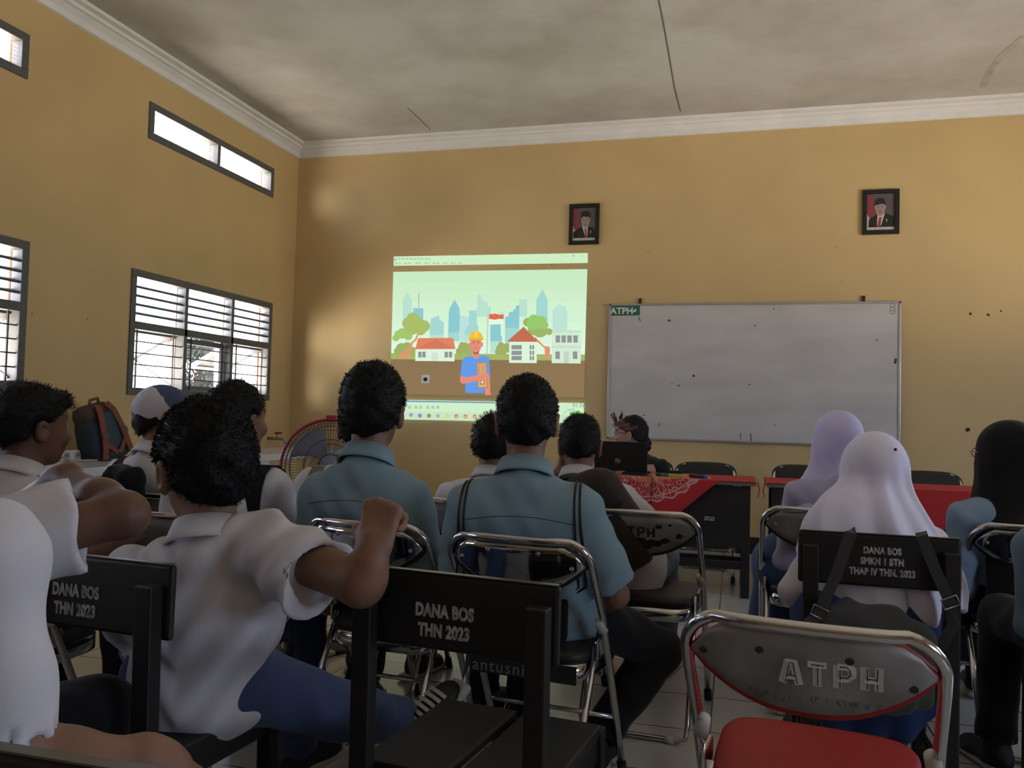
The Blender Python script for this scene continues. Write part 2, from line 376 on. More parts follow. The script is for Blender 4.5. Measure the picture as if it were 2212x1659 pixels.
# ---- tree outside the far window
def outside_tree():
    c = P(432, 770, 13.0)
    root = empty('tree', (c[0], c[1], -.4), 0, 'drooping leafy tree outside the far left window', 'tree')
    bark = mat('bark', (.02, .016, .014), .9); leaf = mat('tree_leaf', (.008, .013, .012), .7)  # bark and leaves near black: the backlit silhouette is put into the colour
    mb = MB(); mb.tube([(0, 0, 0), (.03, .05, 1.0), (-.02, 0, 1.8), (.05, .05, 2.4)], [.07, .06, .04, .02], 8)
    for k in range(9):
        a = k*.7; mb.tube([(0, 0, 1.5+k*.09), (.2*math.cos(a), .2*math.sin(a), 1.8+k*.09), (.36*math.cos(a), .36*math.sin(a), 1.7+k*.08)], [.02, .013, .006], 6)
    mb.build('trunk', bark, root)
    lf = MB(); rr = random.Random(3)
    for k in range(2600):
        a = rr.random()*2*PI; r = .42*math.sqrt(rr.random()); cl = rr.random()
        z = 1.2+rr.random()*1.42
        if math.sin(a*3+z*4.1)+math.sin(z*9.3+a)*.8 < -.35: continue
        p = Vector((r*math.cos(a), r*math.sin(a), z)); l = .07+.07*rr.random(); t = rr.random()*2*PI
        d = Vector((math.cos(t)*.5, math.sin(t)*.5, -1)).normalized(); s = d.orthogonal().normalized()*.022
        lf.add([p, p+d*l*.5+s, p+d*l, p+d*l*.5-s], [(0, 1, 2, 3)])
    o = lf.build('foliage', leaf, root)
    gp = struct(MB().box2((c[0]-1.5, c[1]-1.5, -.5), (c[0]+1.5, c[1]+1.5, -.4)), 'ground', mat('yard_soil', (.3, .24, .17), .9))
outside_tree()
# ---- stains and nail marks on the walls
STAIN = mat('wall_stain', (.30, .20, .09), .8); NAIL = mat('dark_mark', (.03, .025, .02), .8)
def mark(px, py, r, m, name='wall_mark', onleft=False):
    c = on_axis(0, LEFT, px, py) if onleft else on_front(px, py); n = Vector((1, 0, 0)) if onleft else Vector((0, -1, 0))
    u = Vector((0, 1, 0)) if onleft else Vector((1, 0, 0)); pts = []
    for k in range(9): 
        rr = r*.7*(.6+.5*random.random()); pts.append(Vector(c)+u*rr*math.cos(2*PI*k/9)+Vector((0, 0, rr*math.sin(2*PI*k/9))))
    return (pts, n*.002)
mk = MB()
for (px, py, r) in ((791, 329, .008), (929, 328, .008), (1400, 545, .008), (1818, 608, .007), (1807, 534, .006), (1184, 548, .011), (1192, 572, .007), (1272, 657, .008), (1383, 653, .012), (1865, 646, .014), (2096, 678, .016), (2135, 680, .02), (2162, 672, .012), (2090, 929, .03), (1868, 653, .01), (1417, 292, .006), (780, 302, .006)):
    mk.poly(*mark(px, py, r, NAIL))
for (px, py, r) in ((160, 880, .012), (161, 894, .012), (622, 841, .01), (189, 690, .006), (607, 323, .006), (69, 678, .006)):
    mk.poly(*mark(px, py, r, NAIL, onleft=True))
o = mk.build('wall_mark', NAIL); o['kind'] = 'structure'; o.name = 'trim_5'
# ================================================================== chairs
def folding_chair(x, y, rz, label, group=None, seat=BLACKVINYL, pad=BLACKVINYL, plate=GREYPLATE, frame=CHROME, bolts='four', scale=1., text=None, padded=False):
    root = empty('folding_chair', (x, y, 0), rz, label, 'chair', group)
    bow = lambda u: -.032*(1-(u/.205)**2)
    # back frame: an inverted U leaning back, running down to the front feet
    side = [(.30, .012), (.20, .215), (.085, .43), (.0, .575), (-.10, .70)]
    pts = [(-.215, a, b) for a, b in side]
    R = .075
    for k in range(1, 8):
        a = k/8*PI/2; pts.append((-.215+R*(1-math.cos(a)), -.10-.06*(.3+.7*math.sin(a)), .725+R*math.sin(a)*1.0))
    top = [(u, -.16+bow(u)*.9, .80) for u in np.linspace(-.13, .13, 9)]
    full = pts+top+[(-p[0], p[1], p[2]) for p in reversed(pts)]
    MB().tube(full, .0115, 12).build('back_frame', frame, root)
    rear = [(-.19, .02, .47), (-.192, -.12, .22), (-.193, -.20, .06), (-.187, -.215, .022), (-.15, -.222, .012), (0, -.222, .012)]
    rear = rear+[(-p[0], p[1], p[2]) for p in reversed(rear[:-1])]
    MB().tube(rear, .0105, 10).build('rear_leg_frame', frame, root)
    MB().tube([(-.213, .2, .215), (.213, .2, .215)], .008, 8).build('cross_bar', frame, root)
    for s in (-1, 1):
        MB().tube([(s*.12, -.222, .012), (s*.15, -.222, .012)], .014, 10).build('floor_clip', CLEARCLIP, root)
        MB().tube([(s*.215, .308, .0), (s*.215, .285, .045)], .0155, 10).build('foot_cap', RUBBER, root)
        MB().tube([(s*.205, .01, .555), (s*.211, .03, .52)], .0165, 12).build('collar', CLEARCLIP, root)
        MB().box((s*.202, .045, .47), (.012, .10, .05)).build('hinge_bracket', frame, root, bevel=.004)
    # back plate and pad: a lens between the frame sides, bowed like the tube
    def slab(name, m, y0, y1, grow, bev):
        mb = MB(); nu, nv = 17, 6; rows = []
        for yy in (y0, y1):
            g = []
            for i in range(nu):
                u = -.200-grow*.3+(.400+grow*.6)*i/(nu-1); c = min(1, abs(u)/.2005)
                zt = .787-.052*max(0, (c-.62)/.38)**2.2+grow*.0; zb = .648+.082*c**2.4-grow
                if c >= .999: zt, zb = .737, .731-grow*.5
                for j in range(nv):
                    z = zb+(zt-zb)*j/(nv-1); lean = -.165+(.79-z)*.30
                    g.append((u, lean+bow(u)+yy, z))
            rows.append(g)
        n = nu*nv; vs = rows[0]+rows[1]; fs = []
        for i in range(nu-1):
            for j in range(nv-1):
                a = i*nv+j; fs += [(a, a+nv, a+nv+1, a+1), (n+a, n+a+1, n+a+nv+1, n+a+nv)]
        for i in range(nu-1):
            for j in (0, nv-1): a = i*nv+j; fs.append((a, a+nv, n+a+nv, n+a))
        for j in range(nv-1):
            for i in (0, nu-1): a = i*nv+j; fs.append((a, a+1, n+a+1, n+a))
        mb.add(vs, fs, 0, True); return mb.build(name, m, root, bevel=bev)
    if padded:                                                          # padded back that swallows the frame
        rg = []
        for yy, sc in ((-.045, .9), (-.035, 1.), (.0, 1.03), (.03, 1.), (.042, .88)):
            g = []
            for k in range(40):
                a = 2*PI*k/40; u = .225*sc*math.copysign(abs(math.cos(a))**.5, math.cos(a)); z = .715+.105*sc*math.copysign(abs(math.sin(a))**.62, math.sin(a))
                g.append((u, -.165+(.79-z)*.30-.032*(1-(u/.23)**2)+yy, z))
            rg.append(g)
        MB().rings(rg).build('backrest_pad', pad, root)
    else: slab('backrest_pad', pad, .012, .042, .012, .006)
    pl = slab('back_plate', plate, .006, .0115, .0, 0)
    for (u, z) in ((-.165, .735), (.165, .725), (-.075, .765), (.075, .765)) if bolts == 'four' else ():
        yy = -.165+(.79-z)*.30+bow(u)+.006
        MB().lathe([(0, -.005), (.006, -.004), (.0075, 0)], (u, yy, z), 10, R=Matrix.Rotation(-PI/2, 3, 'X') @ Matrix.Scale(-1, 3, (0, 0, 1)) @ Matrix.Scale(-1, 3, (0, 0, 1))).build('bolt', SCREW, pl)
    # seat: rounded cushion on a bright band
    def outline(sx, sy, n=36, e=.42):
        o = []
        for k in range(n):
            a = 2*PI*k/n; c, s = math.cos(a), math.sin(a)
            px = sx*math.copysign(abs(c)**e, c); py = sy*math.copysign(abs(s)**e, s)
            o.append((px*(1+.06*py/sy), py+.125))
        return o
    def ringz(sc, z): return [(p[0], p[1], z) for p in outline(.190*sc, .195*sc)]
    MB().rings([ringz(.94, .432), ringz(1., .434), ringz(1.03, .448), ringz(1.02, .462), ringz(.97, .472), ringz(.8, .477), ringz(.4, .476)]).build('seat', seat, root)
    MB().rings([ringz(.99, .386), ringz(1.015, .388), ringz(1.015, .434), ringz(.99, .435)]).build('seat_rim', CHROME, root)
    ROOTM[root.name] = ROOTM[root.name]
    return root, pl
def plate_point(u, z, off=.0):
    return Vector((u, -.165+(.79-z)*.30-.032*(1-(u/.205)**2)+.006-off, z))
def on_plate(mb, segs, w, m=0, off=.0006, t=.0008):
    for seg in segs:
        pts = [plate_point(u, z, off) for u, z in seg]; mb.strap(pts, (0, -1, .1), w, t, m)
LET = {'A': [[(0, 0), (.35, 1), (.5, 1)], [(.5, 1), (.65, 1), (1, 0)], [(.2, .38), (.8, .38)]], 'T': [[(.5, 0), (.5, 1)], [(-.05, 1), (1.05, 1)]],
       'P': [[(.12, 0), (.12, 1)], [(.12, 1), (.7, 1), (.95, .86), (.95, .64), (.7, .48), (.12, .48)]], 'H': [[(.1, 0), (.1, 1)], [(.9, 0), (.9, 1)], [(.1, .5), (.9, .5)]]}
def wooden_chair(x, y, rz, label, group=None, lines=(), size=.045, zoff=0., xoff=0.):
    root = empty('wooden_chair', (x, y, 0), rz, label, 'chair', group)
    def part(mb, name, bev=.004): return mb.build(name, BLACKWOOD, root, bevel=bev)
    for s in (-1, 1):
        part(MB().bar((s*.185, -.03, 0), (s*.185, -.045, .795), .042, .035, up=(0, 1, 0)), 'rear_leg')
        part(MB().bar((s*.185, .365, 0), (s*.185, .36, .44), .038, .038, up=(0, 1, 0)), 'front_leg')
        part(MB().box((s*.185, .165, .40), (.022, .36, .06)), 'side_rail'); part(MB().box((s*.185, .165, .16), (.02, .36, .03)), 'side_stretcher')
    part(MB().box((0, .36, .40), (.33, .022, .06)), 'front_rail'); part(MB().box((0, -.033, .40), (.33, .022, .06)), 'rear_rail')
    part(MB().box((0, .36, .20), (.33, .02, .03)), 'front_stretcher')
    for sx in (-1, 1): part(MB().box((sx*.105, .170, .437), (.19, .39, .022)), 'seat_board', .006)
    for yy in (.05, .28): part(MB().box((0, yy, .415), (.36, .03, .022)), 'seat_batten')
    pn = MB(); R = Matrix.Rotation(math.radians(-1.0), 3, 'X')
    pn.box((0, -.0105, .755), (.435, .018, .15), R.copy()); p = part(pn, 'backrest', .008)
    MB().box((0, -.0105-.0016, .8312), (.425, .0165, .0022), R.copy()).build('worn_glare_edge', mat('worn_glare_wood', (.11, .10, .08), .3), p)  # worn edge; its paler, glossier colour also stands in for glare along the top
    for k, tx in enumerate(lines):
        z = .737+zoff-(k-(len(lines)-1)/2)*size*1.13
        M = Matrix.Translation((xoff, -.0205, z)) @ Matrix.Rotation(PI/2, 4, 'X') @ Matrix.Diagonal((.72, 1, 1, 1))
        add_text('stencil_text', tx, size, M, PAINTWHITE, p, bold=size*.05, extrude=.0007, space=1.06)
    return root
# ---- placements (heading 0 faces the front wall)
def face(deg): return -math.radians(deg)       # degrees turned to the right of the front wall
def place(cx, py, d): return P(cx, py, d)
DANA = ('DANA BOS', 'THN 2023')
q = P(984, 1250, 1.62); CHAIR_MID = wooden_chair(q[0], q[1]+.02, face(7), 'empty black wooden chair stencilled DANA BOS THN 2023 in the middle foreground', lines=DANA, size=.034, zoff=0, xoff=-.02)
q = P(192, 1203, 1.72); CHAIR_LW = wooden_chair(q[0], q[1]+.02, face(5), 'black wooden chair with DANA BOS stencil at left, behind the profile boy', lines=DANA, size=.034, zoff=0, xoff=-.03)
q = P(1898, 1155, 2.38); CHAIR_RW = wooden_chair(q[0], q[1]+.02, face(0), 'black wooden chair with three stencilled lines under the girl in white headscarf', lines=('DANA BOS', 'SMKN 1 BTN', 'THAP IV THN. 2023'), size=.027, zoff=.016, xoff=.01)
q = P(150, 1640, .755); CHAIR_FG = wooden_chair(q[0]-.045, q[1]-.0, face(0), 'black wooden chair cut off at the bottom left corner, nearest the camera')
OLIVE = mat('pale_scribble', (.30, .30, .26), .7)
q = P(1779, 1370, 1.385); CH_ATPH, pl = folding_chair(q[0], q[1]+.19, face(8), 'red folding chair with ATPH painted on its grey back plate, nearest on the right', seat=REDVINYL, pad=REDVINYL, bolts='rusted')
def atph(pl):
    x = -.040
    for ch in 'ATPH':
        w, h = .0275, .041; mb = MB(); ink = MB()
        on_plate(mb, [[(x+a*w, .700+b*h+x*.04) for a, b in st] for st in LET[ch]], .0140)
        on_plate(ink, [[(x+(.15+.7*a)*w+.001, .702+b*h*.9+x*.04) for a, b in st] for st in LET[ch]], .0015, off=.0022)
        p = mb.build('painted_letter', mat('white_paint', (.62, .62, .64), .7), pl); ink.build('ink_scribble', mat('ink', (.01, .01, .012), .6), pl)
        x += .0425
    M = Matrix.Translation(plate_point(.0, .672, .0022)) @ Matrix.Rotation(PI/2-.28, 4, 'X')
    sc = MB(); x = -.098; rr = random.Random(5)                        # handwriting, too faint to read
    while x < .11:
        on_plate(sc, [[(x+rr.uniform(0, .008), .671+rr.uniform(-.008, .010)) for _ in range(4)]], .0009, off=.0012); x += rr.choice([.009, .011, .017])
    sc.build('faint_handwriting', mat('faint_ink', (.09, .085, .08), .7), pl)
    for (u, z) in ((-.078, .752), (.067, .752), (-.178, .733), (.165, .712)):
        c = plate_point(u, z, .0012); MB().poly([c+Vector((.0075*math.cos(a), 0, .0065*math.sin(a))) for a in np.linspace(0, 2*PI, 13)[:-1]], (0, -.001, 0)).build('rust_spot', mat('rust', (.045, .028, .02), .8), pl)
atph(pl)
q = P(782, 1118, 2.53); CH_B1, _ = folding_chair(q[0], q[1]+.20, face(6), 'folding chair with polished back plate under the left of the two boys in blue', plate=PLATE)
q = P(1118, 1153, 2.30); CH_B2, _ = folding_chair(q[0], q[1]+.20, face(6), 'folding chair with polished back plate under the boy with black cord bag', plate=PLATE)
bnd = MB().box((0, -.080, .412), (.33, .006, .052)).build('seat_rear_band', mat('black_band', (.010, .010, .010), .6), CH_B2, bevel=.002)
add_text('handwritten_word', 'antusniah', .050, Matrix.Translation((-.045, -.0838, .408)) @ Matrix.Rotation(PI/2, 4, 'X'), mat('faded_chalk', (.16, .16, .16), .8), bnd, extrude=.0004, space=1.15)
q = P(1385, 1112, 3.02); CH_BP, pl3 = folding_chair(q[0], q[1]+.20, face(4), 'rust-spotted grey folding chair under the boy wearing a brown backpack')
def worn(pl):
    mb = MB(); rr = random.Random(2)
    def blot(u, z, rx, rz, t=.0011):
        c = plate_point(u, z, .0012); n = 14
        pts = [c+Vector((rx*math.cos(2*PI*k/n)*(.75+.5*rr.random()), 0, rz*math.sin(2*PI*k/n)*(.75+.5*rr.random()))) for k in range(n)]
        MB().poly([plate_point(p.x, p.z, .0012) for p in pts], (0, -.0008, 0)).build('rust_spot', mat('flaked_black', (.012, .011, .011), .7), pl)
    for a in ((-.01, .695, .05, .014), (.06, .69, .03, .012), (-.07, .69, .02, .010), (.095, .70, .018, .010), (.075, .752, .012, .008), (.145, .72, .012, .010), (-.02, .668, .07, .007), (.03, .675, .02, .008), (.115, .76, .006, .005)): blot(*a)
    x = -.075
    for ch in 'ATPH':
        on_plate(lt := MB(), [[(x+a*.026, .712+b*.034) for a, b in st] for st in LET[ch]], .008); x += .036
        lt.build('flaked_letter', mat('flaked_black', (.012, .011, .011), .7), pl)
worn(pl3)
q = P(1775, 1108, 3.25); CH_L, _ = folding_chair(q[0], q[1]+.20, face(2), 'folding chair with chrome frame under the girl in lilac headscarf')
q = P(2165, 1140, 2.9); CH_K, _ = folding_chair(q[0]+.13, q[1]+.20, face(0), 'folding chair with polished plate under the girl in black headscarf', plate=PLATE)
q = P(355, 1055, 3.15); CH_CAP, plc = folding_chair(q[0], q[1]+.20, face(6), 'grey plate folding chair under the person in the two-tone cap')
mbp = MB()
for i, ch in enumerate('AT'): on_plate(mbp, [[(-.05+i*.06+a*.045, .675+b*.055) for a, b in st] for st in LET[ch]], .014)
mbp.build('painted_letters', mat('white_paint', (0, 0, 0)), plc)
# ---- dark folding chairs behind the front tables
def black_chair(px, py, d, label): 
    q = P(px, py, d); return folding_chair(q[0], q[1]-.19, PI, label, plate=BLACKVINYL, padded=True)[0]
BC1 = black_chair(1524, 1022, 6.35, 'empty black folding chair behind the table with markers')
BC2 = black_chair(1735, 1030, 6.3, 'black folding chair behind the right table, mostly hidden by the lilac headscarf')
BC3 = black_chair(2000, 1027, 5.9, 'black folding chair behind the right table, left of the black headscarf')
BC0 = black_chair(1392, 1000, 6.6, 'black folding chair with chrome edge under the person at the laptop')
# ================================================================== front tables
TABLEWOOD = mat('table_top_edge', (.16, .13, .11), .5)
def front_table(cx, cy, rz, L, label):
    root = empty('table', (cx, cy, 0), rz, label, 'table')
    MB().box((0, 0, .738), (L, .55, .024)).build('tabletop', TABLEWOOD, root, bevel=.003)
    for sx in (-1, 1):
        for sy in (-1, 1): MB().bar((sx*(L/2-.06), sy*.22, 0), (sx*(L/2-.06), sy*.22, .726), .055, .05, up=(0, 1, 0)).build('leg', BLACKWOOD, root, bevel=.004)
        MB().box((sx*(L/2-.06), 0, .17), (.03, .40, .04)).build('side_stretcher', BLACKWOOD, root)
    MB().box((0, -.235, .52), (L-.17, .018, .40)).build('modesty_panel', BLACKWOOD, root)
    MB().box((0, .20, .17), (L-.17, .03, .05)).build('stretcher', BLACKWOOD, root)
    MB().box((0, -.22, .205), (L-.17, .03, .05)).build('front_stretcher', BLACKWOOD, root)
    return root
T1L = 1.30; a1 = np.array([.08, 5.60]); T1 = front_table(a1[0]-T1L/2+.06, a1[1]+.25, 0, T1L, 'black wooden table with laptop, under the cloth with white and orange pattern')
T2L = 1.75; T2 = front_table(.205+T2L/2, 5.83, 0, T2L, 'black wooden table on the right, behind the girls in headscarves')
REDCLOTH = mat('red_cloth', (.42, .018, .022), .75, bump=.05, bscale=120)
def batik():
    m = mat('batik_cloth', (.45, .02, .022), .75); nt, b = nodes_of(m)
    tc = nt.nodes.new('ShaderNodeTexCoord'); sx = nt.nodes.new('ShaderNodeSeparateXYZ'); nt.links.new(tc.outputs['Object'], sx.inputs[0])
    def node(op, a, b_=None):
        n = nt.nodes.new('ShaderNodeMath'); n.operation = op
        for k, v in enumerate((a, b_)):
            if v is None: continue
            if isinstance(v, (int, float)): n.inputs[k].default_value = v
            else: nt.links.new(v, n.inputs[k])
        return n.outputs[0]
    # medallion centred on the table: distance along the cloth from its middle
    yy = node('SUBTRACT', sx.outputs['Z'], .75); yy = node('MINIMUM', yy, 0); v = node('SUBTRACT', sx.outputs['Y'], node('MULTIPLY', yy, -1.0))
    v = node('ADD', v, .05); u = node('ADD', sx.outputs['X'], .04)
    r = node('SQRT', node('ADD', node('MULTIPLY', u, u), node('MULTIPLY', v, v)))
    a = node('ARCTAN2', v, u)
    w1 = nt.nodes.new('ShaderNodeTexVoronoi'); w1.feature = 'DISTANCE_TO_EDGE'; w1.inputs['Scale'].default_value = 11
    mp = nt.nodes.new('ShaderNodeCombineXYZ'); nt.links.new(node('MULTIPLY', a, 1.3), mp.inputs[0]); nt.links.new(node('MULTIPLY', r, 1.6), mp.inputs[1]); nt.links.new(mp.outputs[0], w1.inputs['Vector'])
    lines = node('LESS_THAN', w1.outputs['Distance'], .055)
    inside = node('LESS_THAN', r, node('ADD', .40, node('MULTIPLY', node('SINE', node('MULTIPLY', a, 26)), .006)))
    edge = node('LESS_THAN', node('ABSOLUTE', node('SUBTRACT', r, node('ADD', .395, node('MULTIPLY', node('SINE', node('MULTIPLY', a, 26)), .008)))), .006)
    edge2 = node('LESS_THAN', node('ABSOLUTE', node('SUBTRACT', r, .365)), .005)
    white = node('MAXIMUM', node('MULTIPLY', lines, inside), node('MAXIMUM', edge, edge2))
    org = node('MULTIPLY', node('LESS_THAN', r, .27), 1)
    m1 = nt.nodes.new('ShaderNodeMix'); m1.data_type = 'RGBA'; m1.inputs[6].default_value = (.45, .02, .022, 1); m1.inputs[7].default_value = (.60, .16, .045, 1); nt.links.new(org, m1.inputs[0])
    m2 = nt.nodes.new('ShaderNodeMix'); m2.data_type = 'RGBA'; m2.inputs[7].default_value = (.60, .42, .40, 1); nt.links.new(m1.outputs[2], m2.inputs[6]); nt.links.new(node('MULTIPLY', white, .8), m2.inputs[0])
    nt.links.new(m2.outputs[2], b.inputs['Base Color']); return m
def cloth(table, L, m, label, tips, drop=.36, cat='tablecloth'):
    # square cloth laid cornerwise: covers the top, hanging down as a triangle in front
    M = ROOTM[table.name]; root_loc = M.translation
    mb = MB(); y0, y1 = -.285, .27; z = .7515; t = .003
    top = [(-L/2-.004, y0, z), (L/2+.004, y0, z), (L/2+.004, y1, z), (-L/2-.004, y1, z)]
    mb.poly(top, (0, 0, t))
    for (xa, xt, xb, dz) in tips:                                      # triangular flap
        n = 14; fr = []; bk = []
        for i in range(n+1):
            u = xa+(xb-xa)*i/n; dd = dz*((u-xa)/(xt-xa) if u < xt else (xb-u)/(xb-xt)); dd = max(dd, .004)
            for j in range(6):
                w = j/5; yb = y0-.004-.012*math.sin(w*PI)*(.6+.4*math.sin(u*23))*min(1, dd*5)
                fr.append((u, yb, z+t-w*dd)); bk.append((u, yb+.003, z+t-w*dd))
        N = len(fr); fs = []
        for i in range(n):
            for j in range(5):
                a = i*6+j; fs += [(a, a+6, a+7, a+1), (N+a, N+a+1, N+a+7, N+a+6)]
            a = i*6+5; fs.append((a, a+6, N+a+6, N+a))
        mb.add(fr+bk, fs, 0, True)
    o = mb.build('tablecloth', m); o.matrix_world = M; ROOTM[o.name] = M.copy(); tag(o, label, cat)
    for s in (-1, 1):                                                   # thin hanging corner tassels
        MB().tube([(s*(L/2+.01), y0+.02, z), (s*(L/2+.022), y0+.015, z-.05), (s*(L/2+.012), y0+.01, z-.10)], [.005, .004, .002], 6).build('corner_tassel', m, o)
    return o
cloth(T1, T1L, batik(), 'red cloth with white and orange medallion hanging off the laptop table', [(-.56, -.05, .42, .42)])
cloth(T2, T2L, REDCLOTH, 'plain red cloth on the right table', [(-.62, -.03, .50, .36)])
def table_item(table, x, y): 
    M = ROOTM[table.name]; return M @ Vector((x, y, .7545))
def tpx(px, py, y=5.70): p = on_axis(1, y, px, py); return (p[0], y, .7545)
# laptop
def laptop():
    c = P(1335, 1036, 5.62); root = empty('laptop', (c[0], T1.location.y+.02, .7545), face(-178), 'open black laptop on the patterned red table', 'laptop')
    blk = mat('laptop_shell', (.006, .006, .007), .5)
    MB().box((0, 0, .009), (.37, .25, .018)).build('base', blk, root, bevel=.004)
    kb = MB()
    for r in range(5):
        for k in range(13): kb.box((-.15+k*.025, -.05+r*.022+.03, .019), (.021, .018, .003))
    kb.build('keyboard', mat('key', (.02, .02, .02), .6), root)
    R = Matrix.Rotation(math.radians(12), 4, 'X'); lid = MB().box((0, .125, .0), (0, 0, 0)); lid = MB()
    Rm = R.to_3x3(); lid.box(Vector((0, .128, .014))+Rm @ Vector((0, 0, .108))*1, (.37, .010, .216), Matrix.Rotation(math.radians(-12), 3, 'X'))
    l = lid.build('lid', blk, root, bevel=.003)
    Rk = Matrix.Rotation(math.radians(-12), 3, 'X'); c0 = Vector((0, .128, .014))+Rm @ Vector((0, 0, .108))
    MB().box(c0+Rk @ Vector((0, -.0056, 0)), (.345, .001, .19), Rk).build('screen', emat('laptop_screen', (150, 170, 190)), l)
    MB().lathe([(0, 0), (.021, 0), (.021, .001), (0, .001)], c0+Rk @ Vector((.02, .0055, -.03)), 20, R=Rk @ Matrix.Rotation(-PI/2, 3, 'X')).build('logo', mat('logo_green', (.05, .10, .06), .4), l)
laptop()
p = tpx(1459, 1040)
e = empty('whiteboard_eraser', (p[0], p[1], .7545), face(-4), 'yellow eraser with black felt on the patterned cloth', 'eraser')
MB().box((0, 0, .013), (.10, .05, .026)).build('handle', mat('eraser_yellow', (.45, .36, .06), .6), e, bevel=.004)
MB().box((0, 0, .035), (.10, .052, .018)).build('felt', mat('felt', (.012, .012, .012), .9), e, bevel=.003)
p = tpx(1437, 1035); e = empty('marker', (p[0], p[1]+.02, .767), face(-80), 'green marker lying left of the yellow eraser', 'marker')
MB().tube([(0, -.055, 0), (0, .035, 0)], .011, 12).build('barrel', mat('marker_green', (.05, .16, .13), .5), e); MB().tube([(0, .035, 0), (0, .065, 0)], .012, 12).build('cap', mat('marker_dark', (.02, .05, .05), .5), e)
p = tpx(1508, 1040); e = empty('marker', (p[0], p[1]+.0, .769), face(128), 'dark marker with blue end lying right of the yellow eraser', 'marker')
MB().tube([(0, -.07, 0), (0, .055, 0)], .0135, 12).build('barrel', mat('marker_smoke', (.05, .05, .055), .25), e); MB().tube([(0, .055, 0), (0, .068, 0)], .0145, 12).build('cap', mat('marker_blue', (.02, .10, .40), .4), e)
p = tpx(1412, 1047)
cb = MB(); T1M = ROOTM[T1.name]
edge = T1.location.y-.285
cb.tube([(p[0]-.28, edge+.10, .76), (p[0]-.12, edge+.05, .762), (p[0], edge+.01, .763), (p[0]+.004, edge-.012, .745), (p[0]+.004, edge-.022, .66), (p[0]-.006, edge-.024, .58), (p[0]-.004, edge-.03, .40)], .0035, 8)
tag(cb.build('cable', mat('cable', (.012, .01, .01), .5)), 'thin dark cable hanging over the front of the patterned cloth', 'cable')
# faded stock numbers stencilled on the table fronts
for tb, xx in ((T1, .36), (T2, .80)):
    M = Matrix.Translation((xx-.0, -.246, .50)) @ Matrix.Rotation(PI/2, 4, 'X')
    add_text('stencil_text', '2023', .034, M, PAINTWHITE, [c for c in tb.children if c.name.startswith('modesty')][0], bold=.001)
# ================================================================== things on the front wall
def fp(px, py, off): p = on_front(px, py); return Vector((p[0], FRONT-off, p[2]))
BOARDMAT = mat('whiteboard_surface', (.60, .60, .60), .32, col2=(.50, .49, .485), nscale=2.4, stretch=(.6, 1, 2.2))
ALU = mat('aluminium', (.55, .56, .60), .35, .9)
def whiteboard():
    x0, x1, z0, z1 = -1.116, 1.324, .954, 2.174
    root = empty('whiteboard', ((x0+x1)/2, FRONT, z0), 0, 'large smudged whiteboard with a green corner sticker on the front wall', 'whiteboard'); W = dict(parent=root, world=True)
    bd = MB().box2((x0+.01, FRONT-.022, z0+.01), (x1-.01, FRONT-.003, z1-.01)).build('board', BOARDMAT, **W)
    fr = MB()
    for a, b in (((x0, z0), (x1, z0+.018)), ((x0, z1-.018), (x1, z1)), ((x0, z0), (x0+.018, z1)), ((x1-.018, z0), (x1, z1))): fr.box2((a[0], FRONT-.030, a[1]), (b[0], FRONT-.002, b[1]))
    fr.build('frame', ALU, bevel=.002, **W)
    for px in (1383, 1865):
        c = fp(px, 656 if px < 1500 else 650, .012); MB().box2((c.x-.012, FRONT-.02, z1-.005), (c.x+.012, FRONT-.001, z1+.05)).build('hanger', NAIL, **W)
    g = [fp(1316, 662, .0232), fp(1383, 661, .0232), fp(1383, 682, .0232), fp(1317, 683, .0232)]
    st = MB().poly(g, (0, -.0008, 0)).build('sticker', mat('sticker_green', (.02, .14, .075), .5), **W)
    M = Matrix.Translation(fp(1344, 673, .0245)) @ Matrix.Rotation(PI/2, 4, 'X')
    me = text_mesh('ATPH', .082, .0022); Mi = full_matrix(st).inverted(); me.transform(Mi @ M); me.materials.clear(); me.materials.append(mat('sticker_white', (.7, .72, .7), .5)); link_mesh('sticker_letters', me, st)
    lf = MB()
    for (a, b) in (((1368, 676), (1376, 668)), ((1367, 677), (1363, 668))):
        p, q_ = fp(*a, .0245), fp(*b, .0245); d = (q_-p); s = Vector((-d.z, 0, d.x))*.28; lf.poly([p, p+d*.5+s, q_, p+d*.5-s], (0, -.0005, 0))
    lf.build('sticker_leaf', mat('sticker_white', (0, 0, 0)), st, world=True)
    mk = MB()
    for (px, py, r) in ((1631, 704, .008), (1619, 831, .008), (1466, 833, .01), (1893, 735, .008), (1392, 897, .008), (1446, 693, .013), (1499, 812, .014), (1671, 668, .006), (1687, 669, .005), (1452, 828, .005)):
        c = fp(px, py, .0225); mk.poly([c+Vector((r*math.cos(t)*(.7+.6*random.random()), 0, r*math.sin(t)*.8)) for t in np.linspace(0, 2*PI, 9)[:-1]], (0, -.0006, 0))
    for (a, b, w) in (((1380, 686), (1384, 694), .008), ((1424, 914), (1425, 921), .007), ((1934, 775), (1932, 786), .02), ((1599, 935), (1600, 950), .006), ((1621, 936), (1623, 953), .008), ((1673, 915), (1674, 920), .005)):
        mk.strap([fp(*a, .0225), fp(*b, .0225)], (0, -1, 0), w, .0006)
    mk.build('pen_mark', mat('pen_mark', (.05, .05, .055), .6), **W)
    nl = MB()
    for i, ch in enumerate(((1927, 660), (1927, 668), (1927, 675))):
        c = fp(*ch, .0225); nl.tube([c+Vector((.02*math.cos(t), 0, .014*math.sin(t))) for t in np.linspace(0, 2*PI, 12)[:-1]], .004, 5, closed=True)
    nl.build('corner_emblem', mat('emblem_grey', (.36, .37, .37), .6), **W)
whiteboard()
